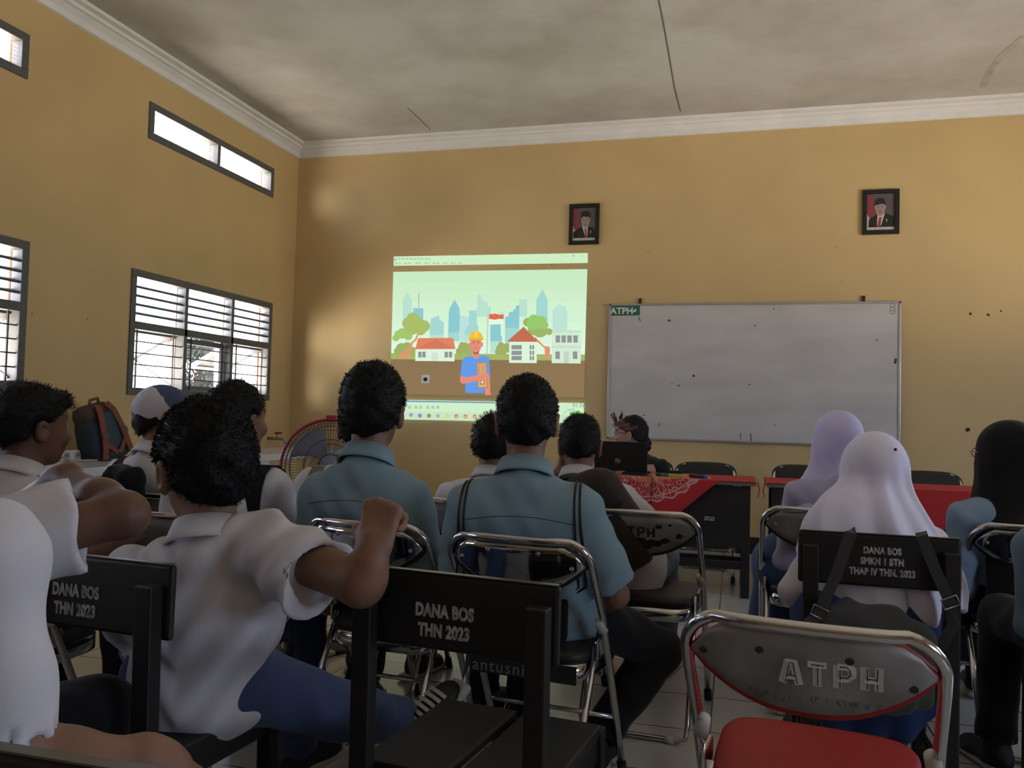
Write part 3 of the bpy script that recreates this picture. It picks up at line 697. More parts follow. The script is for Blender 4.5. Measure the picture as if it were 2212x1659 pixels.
def portrait(c4, label, older):
    (ax, ay), (bx, by), (cx, cy), (dx, dy) = c4
    TL, TR, BR, BL = fp(ax, ay, 0), fp(bx, by, 0), fp(cx, cy, 0), fp(dx, dy, 0)
    x0, x1 = (TL.x+BL.x)/2, (TR.x+BR.x)/2; z0, z1 = (BL.z+BR.z)/2, (TL.z+TR.z)/2; w, h = x1-x0, z1-z0
    root = empty('framed_portrait', ((x0+x1)/2, FRONT, z0), 0, label, 'picture'); W = dict(parent=root, world=True)
    fr = MB(); b = .036
    fr.box2((x0, FRONT-.028, z0), (x1, FRONT-.001, z0+b)); fr.box2((x0, FRONT-.028, z1-b), (x1, FRONT-.001, z1)); fr.box2((x0, FRONT-.028, z0+b), (x0+b, FRONT-.001, z1-b)); fr.box2((x1-b, FRONT-.028, z0+b), (x1, FRONT-.001, z1-b))
    fr.build('frame', mat('picture_frame', (.010, .010, .010), .4), bevel=.003, **W)
    ix0, ix1, iz0, iz1 = x0+b-.002, x1-b+.002, z0+b-.002, z1-b+.002; iw, ih = ix1-ix0, iz1-iz0
    pr = MB().box2((ix0, FRONT-.012, iz0), (ix1, FRONT-.004, iz1)).build('print', mat('print_backdrop', (.13, .105, .115), .5, noise=.35, nscale=6), **W)
    lay = [.0122]
    def shape(name, pts, m):
        lay[0] += .0003
        MB().poly([(ix0+u*iw, FRONT-lay[0], iz0+v*ih) for u, v in pts], (0, -.0003, 0)).build(name, m, pr, world=True)
    def ell(u, v, a, c, n=20): return [(u+a*math.cos(2*PI*k/n), v+c*math.sin(2*PI*k/n)) for k in range(n)]
    G = (lambda u: u) if not older else (lambda u: u)
    cxx = .55 if not older else .47
    shape('caption_strip', [(0, 0), (1, 0), (1, .09), (0, .09)], mat('print_white', (.55, .55, .54), .5))
    shape('caption_text', [(.25, .045), (.68, .05), (.68, .06), (.25, .055)], mat('print_grey', (.30, .30, .30), .5))
    shape('white_flag', [(0, .09), (.15, .09), (.12, .35), (0, .5)], mat('print_white', (0, 0, 0)))
    shape('red_flag', [(0, .98), (.2, .98), (.34, .4), (.15, .28), (0, .48)], mat('print_red', (.25, .045, .065), .5))
    suit = mat('print_black', (.014, .015, .016), .5); sk = mat('print_skin', (.34, .25, .23), .5) 
    shape('shoulders', [(.03, .09), (.04, .27), (.2, .36), (.38, .42), (.78, .42), (.92, .36), (1, .31), (1, .09)] if not older else [(.07, .09), (.09, .30), (.28, .40), (.44, .46), (.70, .46), (.86, .40), (1, .33), (1, .09)], suit)
    shape('shirt_front', [(cxx-.14, .46), (cxx+.12, .46), (cxx+.10, .15), (cxx+.02, .09)] if not older else [(cxx-.08, .44), (cxx+.18, .46), (cxx+.05, .14), (cxx-.10, .12)], mat('print_white', (0, 0, 0)))
    shape('tie', [(cxx-.03, .37), (cxx+.05, .38), (cxx+.09, .12), (cxx+.05, .09), (cxx-.0, .12)] if not older else [(cxx-.02, .36), (cxx+.07, .36), (cxx+.02, .10), (cxx-.10, .10)], mat('print_red2', (.30, .05, .07), .5))
    shape('ear', ell(cxx-.16, .63, .035, .05)+[], sk)
    shape('ear', ell(cxx+.19, .63, .03, .05), sk)
    shape('face', ell(cxx+.01, .59, .175, .20), sk)
    shape('cap', [(cxx-.19, .67), (cxx-.17, .85), (cxx-.10, .895), (cxx+.10, .895), (cxx+.19, .85), (cxx+.21, .67), (cxx+.18, .72), (cxx-.14, .73)] if not older else [(cxx-.20, .68), (cxx-.13, .86), (cxx-.02, .885), (cxx+.13, .87), (cxx+.22, .70), (cxx+.05, .72)], suit)
    dk = mat('print_brown', (.10, .065, .06), .5)
    for s in (-1, 1):
        shape('eyebrow', [(cxx+.01+s*.10, .655), (cxx+.01+s*.04, .65), (cxx+.01+s*.04, .663), (cxx+.01+s*.10, .668)], dk); shape('eye', ell(cxx+.01+s*.07, .62, .028, .013, 10), dk)
    shape('nose', [(cxx+.0, .61), (cxx+.035, .545), (cxx-.02, .545)], mat('print_tan', (.26, .18, .165), .5)); shape('mouth', ell(cxx+.01, .50, .055, .014, 10), dk)
    shape('lapel_pin', ell(cxx+.24, .27, .018, .045, 10), mat('print_white', (0, 0, 0)))
portrait(((1231, 443), (1296, 440), (1294, 528), (1229, 530)), 'framed portrait of a man in black cap, above the projected picture', False)
portrait(((1863, 412), (1943, 409), (1941, 506), (1861, 508)), 'framed portrait of an older man in black cap, high above the whiteboard', True)
def wall_socket():
    a, b, c, d = fp(913, 811, 0), fp(930, 811, 0), fp(930, 828, 0), fp(913, 828, 0)
    cx, cz = (a.x+b.x)/2, (a.z+d.z)/2
    root = empty('wall_socket', (cx, FRONT, cz), 0, 'white square power socket low in the projected picture', 'socket')
    MB().box((0, -.015, 0), (.085, .028, .085)).build('plate', mat('socket_white', (.86, .85, .86), .4), root, bevel=.006)
    f = Matrix.Rotation(PI/2, 3, 'X')
    MB().lathe([(.012, .0), (.021, .0), (.021, .002), (.012, .002), (.012, 0)], (0, -.0295, 0), 20, R=f).build('outlet_ring', mat('socket_grey', (.10, .10, .11), .5), root)
    for s in (-1, 1): MB().tube([(s*.009, -.031, 0), (s*.009, -.035, 0)], .004, 8).build('pin_hole', RUBBER, root)
wall_socket()
# ================================================================== the projected picture: light on the wall, traced where it falls
def projected():
    c = fp(1058, 720, 0); root = empty('projected_picture', (c.x, FRONT, c.z), 0, 'bright projected video of a builder before houses on the front wall', 'projection')
    lay = [.002]
    def Z(u, v): return (820+u/4.148, 530+v/4.148)
    def S(name, pts, rgb, off=None, par=None, world=True):
        lay[0] += .0001; m = emat('light_%d_%d_%d' % rgb, rgb)
        return MB().poly([fp(*Z(u, v), lay[0]) for u, v in pts], (0, -.00006, 0)).build(name, m, par or root, world=True)
    def E_(u, v, a, b, n=18): return [(u+a*math.cos(2*PI*k/n), v+b*math.sin(2*PI*k/n)) for k in range(n)]
    S('title_bar', [(127, 100), (1866, 69), (1866, 158), (126, 184)], (206, 238, 196))
    for (u0, u1, v) in ((165, 455, 121), (140, 190, 163), (220, 293, 162), (322, 372, 161), (403, 450, 162), (478, 543, 161), (572, 614, 160), (640, 682, 160), (710, 750, 160)):
        uu = u0                                                          # menu words, too soft to read
        while uu < u1-6: S('menu_word', [(uu, v-8), (min(u1, uu+26), v-9), (min(u1, uu+26), v+7), (uu, v+8)], (180, 212, 172)); uu += 34
    S('player_icon', [(133, 136), (143, 108), (154, 136)], (226, 140, 100))
    S('window_button', [(1650, 97), (1672, 96), (1672, 100), (1650, 101)], (170, 200, 165)); S('window_button', [(1728, 86), (1750, 85), (1750, 104), (1728, 105)], (178, 208, 170)); S('window_button', [(1813, 84), (1830, 100), (1827, 102), (1810, 86)], (175, 205, 168))
    S('ground_band', [(104, 1020), (1840, 1030), (1834, 1362), (100, 1335)], (142, 118, 84))
    sky = [(124, 238, (204, 238, 198)), (110, 900, (224, 250, 226))]
    n = 8                                                                # the sky is a printed gradient: eight bands
    for k in range(n):
        t0, t1 = k/n, (k+1)/n; mixc = tuple(int(round(a+(b-a)*(t0+t1)/2)) for a, b in zip((200, 234, 192), (222, 250, 228)))
        L = lambda t: (124-18*t, 238+735*t); R_ = lambda t: (1862-22*t, 214+765*t)
        S('sky_band', [L(t0), R_(t0), R_(t1), L(t1)], mixc)
    lt, md, dk_ = (186, 226, 208), (166, 216, 210), (142, 202, 210)
    def T(pts, rgb): S('tower', pts, rgb)
    T([(208, 660), (210, 487), (254, 415), (290, 487), (290, 640)], lt); T([(1403, 680), (1405, 490), (1460, 388), (1506, 490), (1508, 680)], md)
    T([(876, 600), (878, 444), (910, 444), (915, 478), (940, 502), (968, 502), (970, 545), (997, 548), (997, 640), (876, 640)], lt)
    T([(1252, 486), (1324, 486), (1322, 640), (1252, 640)], lt); T([(1550, 760), (1552, 585), (1600, 530), (1668, 548), (1686, 640), (1680, 760)], (190, 228, 214)); T([(1064, 595), (1122, 595), (1122, 700), (1064, 700)], (196, 234, 214))
    T([(722, 624), (800, 645), (798, 860), (720, 860)], (188, 226, 222))
    T([(303, 564), (394, 564), (394, 700), (305, 700)], dk_); S('mast', [(350, 428), (357, 428), (355, 566), (351, 566)], (140, 160, 148))
    for (p, c) in (([(450, 780), (464, 655), (535, 628), (540, 665), (578, 692), (576, 860), (450, 860)], md), ([(614, 860), (622, 600), (632, 560), (676, 488), (714, 560), (722, 600), (716, 860)], dk_), ([(762, 860), (764, 770), (800, 715), (802, 584), (874, 584), (872, 690), (888, 735), (886, 860)], md),
                   ([(992, 965), (994, 712), (1086, 708), (1088, 800), (1100, 830), (1098, 965)], dk_), ([(1125, 860), (1128, 645), (1158, 632), (1160, 600), (1202, 592), (1204, 574), (1222, 570), (1222, 542), (1254, 538), (1252, 860)], dk_)): T(p, c)
    for (p, c) in (([(450, 860), (576, 860), (576, 800), (450, 800)], lt), ([(614, 860), (716, 860), (717, 780), (615, 780)], md), ([(762, 865), (886, 865), (886, 800), (763, 800)], lt), ([(992, 965), (1098, 965), (1098, 860), (992, 860)], lt), ([(1125, 900), (1252, 900), (1252, 740), (1126, 740)], md)): S('tower_base', p, c)
    S('hedge', [(104, 966), (1840, 980), (1840, 1034), (104, 1020)], (168, 182, 104))
    def blob(name, cs, rgb):
        for (u, v, r) in cs: S(name, E_(u, v, r, r*.95, 16), rgb)
    blob('bush', ((200, 925, 52), (250, 905, 40), (165, 950, 35), (300, 950, 40)), (160, 176, 104)); blob('bush', ((760, 920, 55), (720, 950, 35), (800, 940, 45), (740, 890, 25)), (160, 176, 104)); blob('bush', ((1100, 930, 55), (1065, 955, 30), (1150, 920, 45), (1090, 890, 25)), (160, 176, 104))
    S('tree_trunk', [(155, 1005), (255, 930), (285, 870), (320, 840), (345, 785), (355, 790), (335, 850), (300, 880), (285, 950), (250, 1010)], (226, 150, 112)); S('tree_trunk', [(1395, 820), (1480, 905), (1520, 905), (1530, 930), (1522, 1018), (1485, 1018), (1480, 925), (1385, 835)], (226, 150, 112))
    blob('tree_crown', ((300, 655, 55), (265, 700, 60), (340, 700, 62), (400, 725, 56), (290, 750, 58), (370, 760, 50)), (172, 190, 106)); blob('tree_crown', ((210, 790, 50), (260, 815, 38), (150, 830, 32), (175, 800, 40)), (164, 200, 110))
    blob('tree_crown', ((1330, 690, 42), (1440, 760, 70), (1520, 775, 32), (1385, 755, 55)), (158, 182, 104)); blob('tree_crown', ((1385, 670, 52), (1440, 690, 62), (1370, 710, 52), (1475, 715, 40)), (152, 202, 112))
    wh, gy = (222, 244, 220), (146, 150, 148)
    S('house_wall', [(325, 930), (676, 932), (674, 1040), (323, 1036)], wh); S('house_roof', [(350, 832), (662, 830), (684, 930), (322, 932)], (226, 132, 98)); S('roof_gable', [(345, 918), (505, 840), (665, 925)], (212, 122, 94))
    for u in (350, 386, 586, 624): S('house_window', [(u, 954), (u+30, 954), (u+30, 1006), (u, 1006)], gy)
    S('house_door', [(470, 962), (526, 962), (526, 1036), (470, 1036)], (206, 230, 206))
    S('house_wall', [(1165, 866), (1412, 866), (1410, 1056), (1163, 1053)], wh); S('house_roof', [(1293, 730), (1425, 866), (1143, 864)], (196, 112, 84))
    for v in (895, 945, 992): S('house_window', [(1185, v), (1277, v), (1276, v+38), (1184, v+38)], gy)
    for v in (895, 945, 992):
        for u in (1347, 1370): S('house_window', [(u, v), (u+17, v), (u+17, v+38), (u, v+38)], gy)
    S('house_wall', [(1546, 785), (1808, 787), (1804, 1060), (1544, 1056)], (212, 236, 212)); S('house_ledge', [(1555, 755), (1812, 765), (1812, 785), (1550, 785)], (200, 226, 202)); S('house_ledge', [(1540, 902), (1810, 904), (1810, 920), (1540, 918)], (198, 224, 200))
    for u in (1580, 1632, 1684, 1738): S('house_window', [(u, 808), (u+40, 808), (u+40, 872), (u, 872)], gy)
    for u in (1578, 1734): S('house_window', [(u, 952), (u+40, 952), (u+40, 1020), (u, 1018)], gy)
    S('house_door', [(1654, 952), (1700, 952), (1698, 1058), (1652, 1057)], (190, 216, 192))
    S('flag_pole', [(966, 600), (982, 604), (974, 970), (958, 968)], (196, 218, 192)); S('flag_red', [(984, 618), (1045, 614), (1080, 624), (1115, 618), (1115, 662), (1070, 660), (1040, 668), (984, 660)], (222, 110, 80)); S('flag_white', [(984, 660), (1040, 668), (1070, 660), (1115, 662), (1112, 708), (986, 708)], (226, 248, 224))
    sk, bl = (230, 142, 122), (100, 156, 232)
    S('figure_arm', [(942, 1150), (990, 1150), (998, 1342), (950, 1342)], sk)
    S('figure_shirt', [(770, 1000), (840, 990), (960, 990), (985, 1010), (995, 1185), (945, 1190), (942, 1324), (772, 1322), (775, 1180), (728, 1172), (742, 1040)], bl)
    S('figure_neck', [(838, 940), (896, 940), (896, 1005), (868, 1022), (838, 1005)], sk); S('figure_ear', E_(814, 890, 14, 22), sk); S('figure_ear', E_(920, 890, 12, 22), sk); S('figure_face', [(818, 840), (916, 840), (914, 920), (892, 965), (868, 978), (842, 965), (820, 920)], sk)
    S('figure_beard', [(836, 950), (868, 962), (898, 948), (890, 970), (868, 980), (845, 970)], (150, 110, 88))
    for u in (848, 888): S('figure_eye', E_(u, 880, 6, 5, 8), (150, 100, 84)); S('figure_brow', [(u-14, 862), (u+14, 860), (u+14, 866), (u-14, 868)], (150, 100, 84))
    S('figure_smile', [(848, 915), (888, 915), (868, 924)], (200, 110, 96))
    S('helmet', [(806, 850), (808, 815), (830, 780), (872, 764), (905, 778), (930, 815), (934, 848)], (244, 190, 62)); S('helmet_ridge', [(855, 768), (888, 768), (884, 832), (860, 832)], (250, 206, 96)); S('helmet_brim', [(804, 838), (934, 836), (934, 849), (806, 851)], (232, 172, 52))
    S('panel_held', [(872, 1052), (964, 1046), (974, 1278), (882, 1282)], (196, 130, 90)); S('panel_face', [(882, 1062), (956, 1057), (964, 1268), (890, 1272)], (222, 178, 126))
    for i in range(7):
        for j in range(3): S('panel_cell', [(890+j*23, 1070+i*18), (903+j*23, 1070+i*18), (903+j*23, 1080+i*18), (890+j*23, 1080+i*18)], (176, 128, 88))
    S('panel_knot', [(900, 1205), (950, 1203), (952, 1250), (902, 1252)], (190, 140, 100)); S('panel_star', [(926, 1206), (931, 1222), (945, 1226), (931, 1231), (926, 1246), (921, 1231), (908, 1226), (921, 1222)], (250, 232, 190))
    S('figure_forearm', [(728, 1172), (800, 1182), (900, 1160), (960, 1140), (986, 1160), (985, 1190), (940, 1200), (790, 1235), (745, 1242), (726, 1215)], sk)
    S('control_bar', [(60, 1382), (1834, 1414), (1832, 1596), (60, 1556)], (208, 240, 204)); S('progress_line', [(60, 1388), (1500, 1412), (1500, 1424), (60, 1400)], (108, 152, 196)); S('task_bar', [(60, 1480), (1832, 1520), (1832, 1596), (60, 1556)], (200, 230, 196))
    for u in (262, 320, 362, 426, 470, 516): S('control_button', [(u, 1438), (u+26, 1438), (u+26, 1464), (u, 1464)], (174, 204, 172))
    for (u, v, c) in ((288, 1520, (150, 160, 220)), (368, 1526, (130, 120, 210)), (450, 1527, (140, 130, 90)), (530, 1527, (150, 200, 200)), (611, 1530, (236, 200, 100)), (693, 1531, (226, 96, 80)), (776, 1533, (232, 110, 80)), (858, 1534, (226, 110, 70))):
        S('task_icon', E_(u, v, 18, 18, 14), c); S('task_icon_core', E_(u+(4 if u < 500 else 0), v+2, 8, 9, 10), (230, 226, 190) if u > 600 else (226, 140, 150))
    S('volume_frame', [(1690, 1508), (1818, 1470), (1818, 1512)], (226, 246, 220)); S('volume_level', [(1692, 1506), (1795, 1476), (1795, 1510)], (98, 206, 76)); S('speaker_icon', [(1655, 1497), (1668, 1485), (1668, 1508)], (226, 160, 90))
    def words(t, u, v, sz, rgb=(128, 150, 128)):
        me = text_mesh(t, sz, extrude=.0001); lay[0] += .0003; M = Matrix.Translation(fp(*Z(u, v), lay[0])) @ Matrix.Rotation(PI/2, 4, 'X'); me.transform(full_matrix(root).inverted() @ M); me.materials.clear(); me.materials.append(emat('light_%d_%d_%d' % rgb, rgb)); link_mesh('screen_text', me, root)
    words('01:56', 1790, 1434, .055); words('100%', 1716, 1479, .04, (150, 176, 150)); words('11:18', 1766, 1536, .05, (150, 176, 150))
projected()
# ================================================================== counter along the left wall and what stands on it
TILEW = mat('counter_tile', (.62, .64, .70), .2)
def counter():
    x0, x1, y0, y1, z = LEFT, -3.60, 1.2, FRONT-.002, .775
    root = empty('tiled_counter', ((x0+x1)/2, (y0+y1)/2, 0), 0, 'white tiled counter with yellow front along the left wall', 'counter'); W = dict(parent=root, world=True)
    MB().box2((x0+.001, y0, z-.05), (x1, y1, z)).build('counter_top', TILEW, bevel=.004, **W)
    MB().box2((x0+.02, y0+.02, .0), (x1-.03, y1, z-.05)).build('counter_front', WALLMAT, **W)
    mb = MB()
    for yy in (y0+.06, 2.9, 4.5, 5.9, y1-.07): mb.box2((x1-.032, yy-.06, 0), (x1-.015, yy+.06, z-.05))
    mb.build('tile_strip', TILEW, **W)
counter(); CZ = .7755
def strip():
    c = on_axis(0, LEFT+.2, 126, 986); root = empty('socket_strip', (c[0], c[1], CZ), 0, 'white extension socket strip on the left counter', 'socket strip')
    s = MB().box((0, 0, .035), (.04, .40, .07)).build('body', WHITEPLASTIC, root, bevel=.005)
    for k in range(4):
        y = -.14+k*.093; R = Matrix.Rotation(PI/2, 3, 'Y')
        MB().lathe([(.0, .0), (.026, .0), (.026, .003), (.021, .003), (.019, -.002), (0, -.002)], (.0205, y, .035), 18, R=R).build('outlet', mat('outlet_cream', (.42, .41, .38), .5), root)
        for s_ in (-1, 1): MB().tube([(.020, y+s_*.008, .035), (.0225, y+s_*.008, .035)], .004, 8).build('pin_hole', RUBBER, root)
    a = Vector((c[0], c[1], CZ)); cb = MB().tube([a+Vector(p) for p in ((.03, -.03, .04), (.08, .02, .01), (.14, .2, .006), (.2, .45, .007), (.23, .75, .006), (.21, 1.0, .006))], .006, 8).build('cable', mat('cable_beige', (.45, .42, .34), .5))
    tag(cb, 'beige cable running along the counter edge from the socket strip', 'cable')
strip()
def counter_backpack():
    c = on_axis(0, LEFT+.28, 232, 990); root = empty('backpack', (c[0], c[1], CZ), 0, 'dark blue backpack with rust straps leaning on the left wall', 'backpack')
    nav = mat('navy_canvas', (.022, .034, .055), .75, bump=.1, bscale=120); rust = mat('rust_strap', (.20, .06, .035), .7, bump=.1, bscale=150); brn = mat('brown_canvas', (.07, .045, .045), .75, bump=.1, bscale=100)
    lean = Matrix.Rotation(math.radians(14), 4, 'X') @ Matrix.Rotation(math.radians(-9), 4, 'Y') @ Matrix.Scale(.80, 4)
    def L(p): return lean @ Vector(p)
    def body(rows, name, m):
        rg = []
        for (z, hx, hy, ox) in rows:
            rg.append([L((ox+hx*math.copysign(abs(math.cos(a))**.55, math.cos(a)), hy*math.copysign(abs(math.sin(a))**.55, math.sin(a)), z)) for a in np.linspace(0, 2*PI, 29)[:-1]])
        return MB().rings(rg).build(name, m, root)
    body([(.0, .10, .17, 0), (.02, .115, .20, 0), (.15, .12, .205, 0), (.30, .11, .185, -.005), (.36, .10, .165, -.01)], 'main_body', nav)
    body([(.355, .10, .165, -.01), (.40, .105, .17, -.012), (.455, .095, .15, -.018), (.48, .06, .10, -.02)], 'top_flap', brn)
    for s in (-1, 1):
        q0 = [(.09, s*.05, .47), (.125, s*.075, .40), (.135, s*.10, .28), (.138, s*.12, .15), (.125, s*.15, .03)]
        MB().strap([L(p) for p in q0], lean.to_3x3() @ Vector((1, 0, .1)), .045, .008).build('shoulder_strap', rust, root)
        MB().strap([L((.147, s*.105, .235)), L((.148, s*.112, .19))], lean.to_3x3() @ Vector((1, 0, 0)), .055, .008).build('strap_buckle', mat('buckle_brown', (.10, .05, .04), .5), root)
        MB().strap([L((.135, s*.12, .16)), L((.142, s*.05, .09)), (L((.13, s*.01, .05)))], lean.to_3x3() @ Vector((1, 0, 0)), .03, .005).build('side_strap', rust, root)
    MB().strap([L((.121, 0, .40)), L((.124, 0, .20)), L((.122, 0, .04))], lean.to_3x3() @ Vector((1, 0, 0)), .13, .004).build('back_pad', mat('teal_canvas', (.03, .06, .085), .75), root)
    MB().tube([L((.02, -.05, .475)), L((.03, -.045, .52)), L((.03, .045, .52)), L((.02, .05, .475))], .010, 8).build('top_handle', rust, root)
counter_backpack()
def tap():
    c = on_axis(0, LEFT, 578, 947); root = empty('water_tap', (c[0], c[1], c[2]), 0, 'grey wall tap with red handle near the front corner', 'tap')
    st = mat('tap_metal', (.35, .35, .34), .4, .8)
    MB().tube([(0, 0, 0), (.10, 0, 0), (.155, 0, .0), (.185, 0, -.008), (.19, 0, -.05)], [.014, .014, .014, .013, .012], 12).build('spout', st, root)
    MB().tube([(.10, 0, .012), (.10, 0, .045)], .009, 10).build('valve_stem', st, root); MB().box((.115, 0, .055), (.075, .02, .02)).build('handle', mat('tap_red', (.35, .03, .02), .4), root, bevel=.005)
tap()
def fan():
    c = P(712, 1008, 3.95); root = empty('pedestal_fan', (c[0], c[1], 0), math.radians(0), 'red-rimmed pedestal fan near the left wall, behind the front row', 'fan')
    h = c[2]; dark = mat('fan_wire', (.03, .03, .04), .4); blue = mat('fan_blade', (.17, .175, .23), .35)
    R = Matrix.Rotation(math.radians(28), 3, 'Z') @ Matrix.Rotation(math.radians(80), 3, 'X')        # fan axis
    def W(p): return Vector((0, 0, h))+R @ Vector(p)
    MB().tube([W((.225*math.cos(a), .225*math.sin(a), 0)) for a in np.linspace(0, 2*PI, 65)[:-1]], .0085, 8, closed=True).build('rim', mat('fan_red', (.30, .02, .03), .35), root)
    g = MB()
    for k in range(84):
        a = 2*PI*k/84; ca, sa = math.cos(a), math.sin(a)
        for s in (-1, 1): g.tube([W((r*ca, r*sa, s*z)) for r, z in ((.05, .075), (.12, .072), (.185, .05), (.224, .004))], .0011, 4, caps=False)
    for r, z in ((.05, .075), (.12, .072), (.185, .05), (.205, .03)):
        for s in (-1, 1): g.tube([W((r*math.cos(a), r*math.sin(a), s*z)) for a in np.linspace(0, 2*PI, 49)[:-1]], .0018, 5, closed=True)
    g.build('wire_guard', dark, root)
    for k in range(3):
        a0 = 2*PI*k/3; b = MB(); n = 9; rows = []
        for t in np.linspace(0, 1, 7):
            r = .04+.15*t; row = []
            for u in np.linspace(-1, 1, n):
                aa = a0+u*(.32+.42*t*(1-.35*t))+.25*t; row.append(W((r*math.cos(aa), r*math.sin(aa), u*.018)))
            rows.append(row)
        b.rings(rows, cap0=False, cap1=False, closed=False); o = b.build('blade', blue, root); so = o.modifiers.new('s', 'SOLIDIFY'); so.thickness = .003
    MB().lathe([(0, .03), (.03, .028), (.042, .01), (.042, -.03), (0, -.035)], W((0, 0, 0)), 20, R=R).build('hub', blue, root)
    MB().lathe([(0, .079), (.045, .078), (.05, .073), (0, .07)], W((0, 0, 0)), 20, R=R).build('guard_badge', blue, root)
    MB().lathe([(0, -.07), (.06, -.075), (.065, -.13), (.045, -.19), (0, -.195)], W((0, 0, 0)), 20, R=R).build('motor', dark, root)
    m = W((0, 0, -.13)); MB().tube([(m.x, m.y, .04), (m.x, m.y, m.z-.05)], .014, 12).build('pole', CHROME, root); MB().lathe([(0, 0), (.19, 0), (.19, .02), (.06, .045), (.02, .06), (0, .06)], (m.x, m.y, 0), 28).build('base', dark, root)
    t = W((0, .232, 0)); MB().box(t, (.05, .03, .03), R).build('rim_clip', mat('fan_red', (0, 0, 0)), root, bevel=.006)
fan()
# ================================================================== modelling soft bodies: smooth unions of tapered limbs, meshed by surface nets
def V3(p): return np.array(p, dtype=np.float32)
def nrm(v): v = np.array(v, float); return v/max(1e-9, np.linalg.norm(v))
class Vol:
    def __init__(s): s.pr = []
    def cap(s, a, b, ra, rb=None, k=.02, sq=None, op='u'):
        a, b = V3(a), V3(b); rb = ra if rb is None else rb
        ab = b-a; L2 = float(ab@ab)+1e-9
        def f(X):
            q = X-a; t = np.clip((q@ab)/L2, 0, 1)
            return np.linalg.norm(q-t[..., None]*ab, axis=-1)-(ra+(rb-ra)*t)
        r = max(ra, rb); s.pr.append((f, np.minimum(a, b)-r, np.maximum(a, b)+r, k, op)); return s
    def ell(s, c, r, k=.02, R=None, op='u'):
        c, r = V3(c), V3(r); Rm = None if R is None else np.array(R, dtype=np.float32)
        def f(X):
            q = X-c
            if Rm is not None: q = q@Rm
            k0 = np.linalg.norm(q/r, axis=-1); k1 = np.linalg.norm(q/(r*r), axis=-1)+1e-6
            return k0*(k0-1)/k1
        m = float(r.max()) if Rm is not None else r
        s.pr.append((f, c-m, c+m, k, op)); return s
    def ecap(s, a, b, ra, rb, flat, ax, k=.03, op='u'):             # capsule squashed along direction ax by factor flat
        a, b, ax = V3(a), V3(b), V3(nrm(ax)); ab = b-a; L2 = float(ab@ab)+1e-9
        def f(X):
            q = X-a; t = np.clip((q@ab)/L2, 0, 1); d = q-t[..., None]*ab
            d = d+(d@ax)[..., None]*ax*(1/flat-1); return (np.linalg.norm(d, axis=-1)-(ra+(rb-ra)*t))*(flat*.5+.5)
        r = max(ra, rb); s.pr.append((f, np.minimum(a, b)-r, np.maximum(a, b)+r, k, op)); return s
    def box(s, c, h, r, R=None, k=.01, op='u'):
        c, h = V3(c), V3(h); Rm = None if R is None else np.array(R, dtype=np.float32)
        def f(X):
            q = X-c
            if Rm is not None: q = q@Rm
            q = np.abs(q)-h+r; return np.linalg.norm(np.maximum(q, 0), axis=-1)+np.minimum(q.max(-1), 0)-r
        m = float(np.linalg.norm(h)); s.pr.append((f, c-m, c+m, k, op)); return s
    def sleeve(s, a, b, ra, rb, t=1.0, k=.03, wall=.014, flat=None, ax=None):        # open cuffed sleeve from a along a->b
        a, b = V3(a), V3(b); e = a+(b-a)*t; d = V3(nrm(e-a)); L = float(np.linalg.norm(e-a))
        def f(X):
            q = X-a; u = q@d; tt = np.clip(u/L, 0, 1.3); w = q-u[..., None]*d; rr = np.linalg.norm(w, axis=-1)
            R = ra+(rb-ra)*tt; dist = np.where(u < 0, np.linalg.norm(q, axis=-1), rr)-R
            ang = np.arctan2(w[..., 2], w[..., 0]+1e-6)
            outer = np.maximum(dist, u-L-.003*np.sin(2*ang+L*40)); inner = np.maximum(rr-(R-wall), (L-.03)-u); return np.maximum(outer, -inner)
        r = max(ra, rb)+.01; s.pr.append((f, np.minimum(a, e)-r, np.maximum(a, e)+r, k, 'u')); return s
    def cut(s, n, d): s.pr.append((lambda X, n=V3(n), d=d: X@n-d, None, None, 0, 'cut')); return s
    def warp(s, fn): s.pr.append((fn, None, None, 0, 'add')); return s
    def mesh(s, h, name='m'):
        lo = np.min([p[1] for p in s.pr if p[1] is not None and p[4] == 'u'], axis=0)-3*h-.02; hi = np.max([p[2] for p in s.pr if p[2] is not None and p[4] == 'u'], axis=0)+3*h+.02
        n = np.maximum(4, np.ceil((hi-lo)/h).astype(int)+1)
        ax = [np.float32(lo[i])+h*np.arange(n[i], dtype=np.float32) for i in range(3)]
        D = np.full(tuple(n), .08, np.float32)
        for f, a, b, k, op in s.pr:
            if a is None: sl = (slice(0, n[0]), slice(0, n[1]), slice(0, n[2]))
            else:
                m = k*1.2+2.5*h+.015; i0 = np.clip(((a-m-lo)/h).astype(int), 0, n); i1 = np.clip(((b+m-lo)/h).astype(int)+2, 0, n)
                sl = tuple(slice(i0[i], i1[i]) for i in range(3))
            g = np.stack(np.meshgrid(ax[0][sl[0]], ax[1][sl[1]], ax[2][sl[2]], indexing='ij'), -1)
            if g.size == 0: continue
            d = f(g).astype(np.float32); o = D[sl]
            if op == 'u':
                if k > 0: hh = np.maximum(k-np.abs(o-d), 0)/k; D[sl] = np.minimum(o, d)-hh*hh*k*.25
                else: D[sl] = np.minimum(o, d)
            elif op == 'sub':
                e = -d; hh = np.maximum(k-np.abs(o-e), 0)/max(k, 1e-6); D[sl] = np.maximum(o, e)+hh*hh*k*.25
            elif op == 'cut': D[sl] = np.maximum(o, d)
            elif op == 'add': D[sl] = o+d
        return nets(D, lo, h)
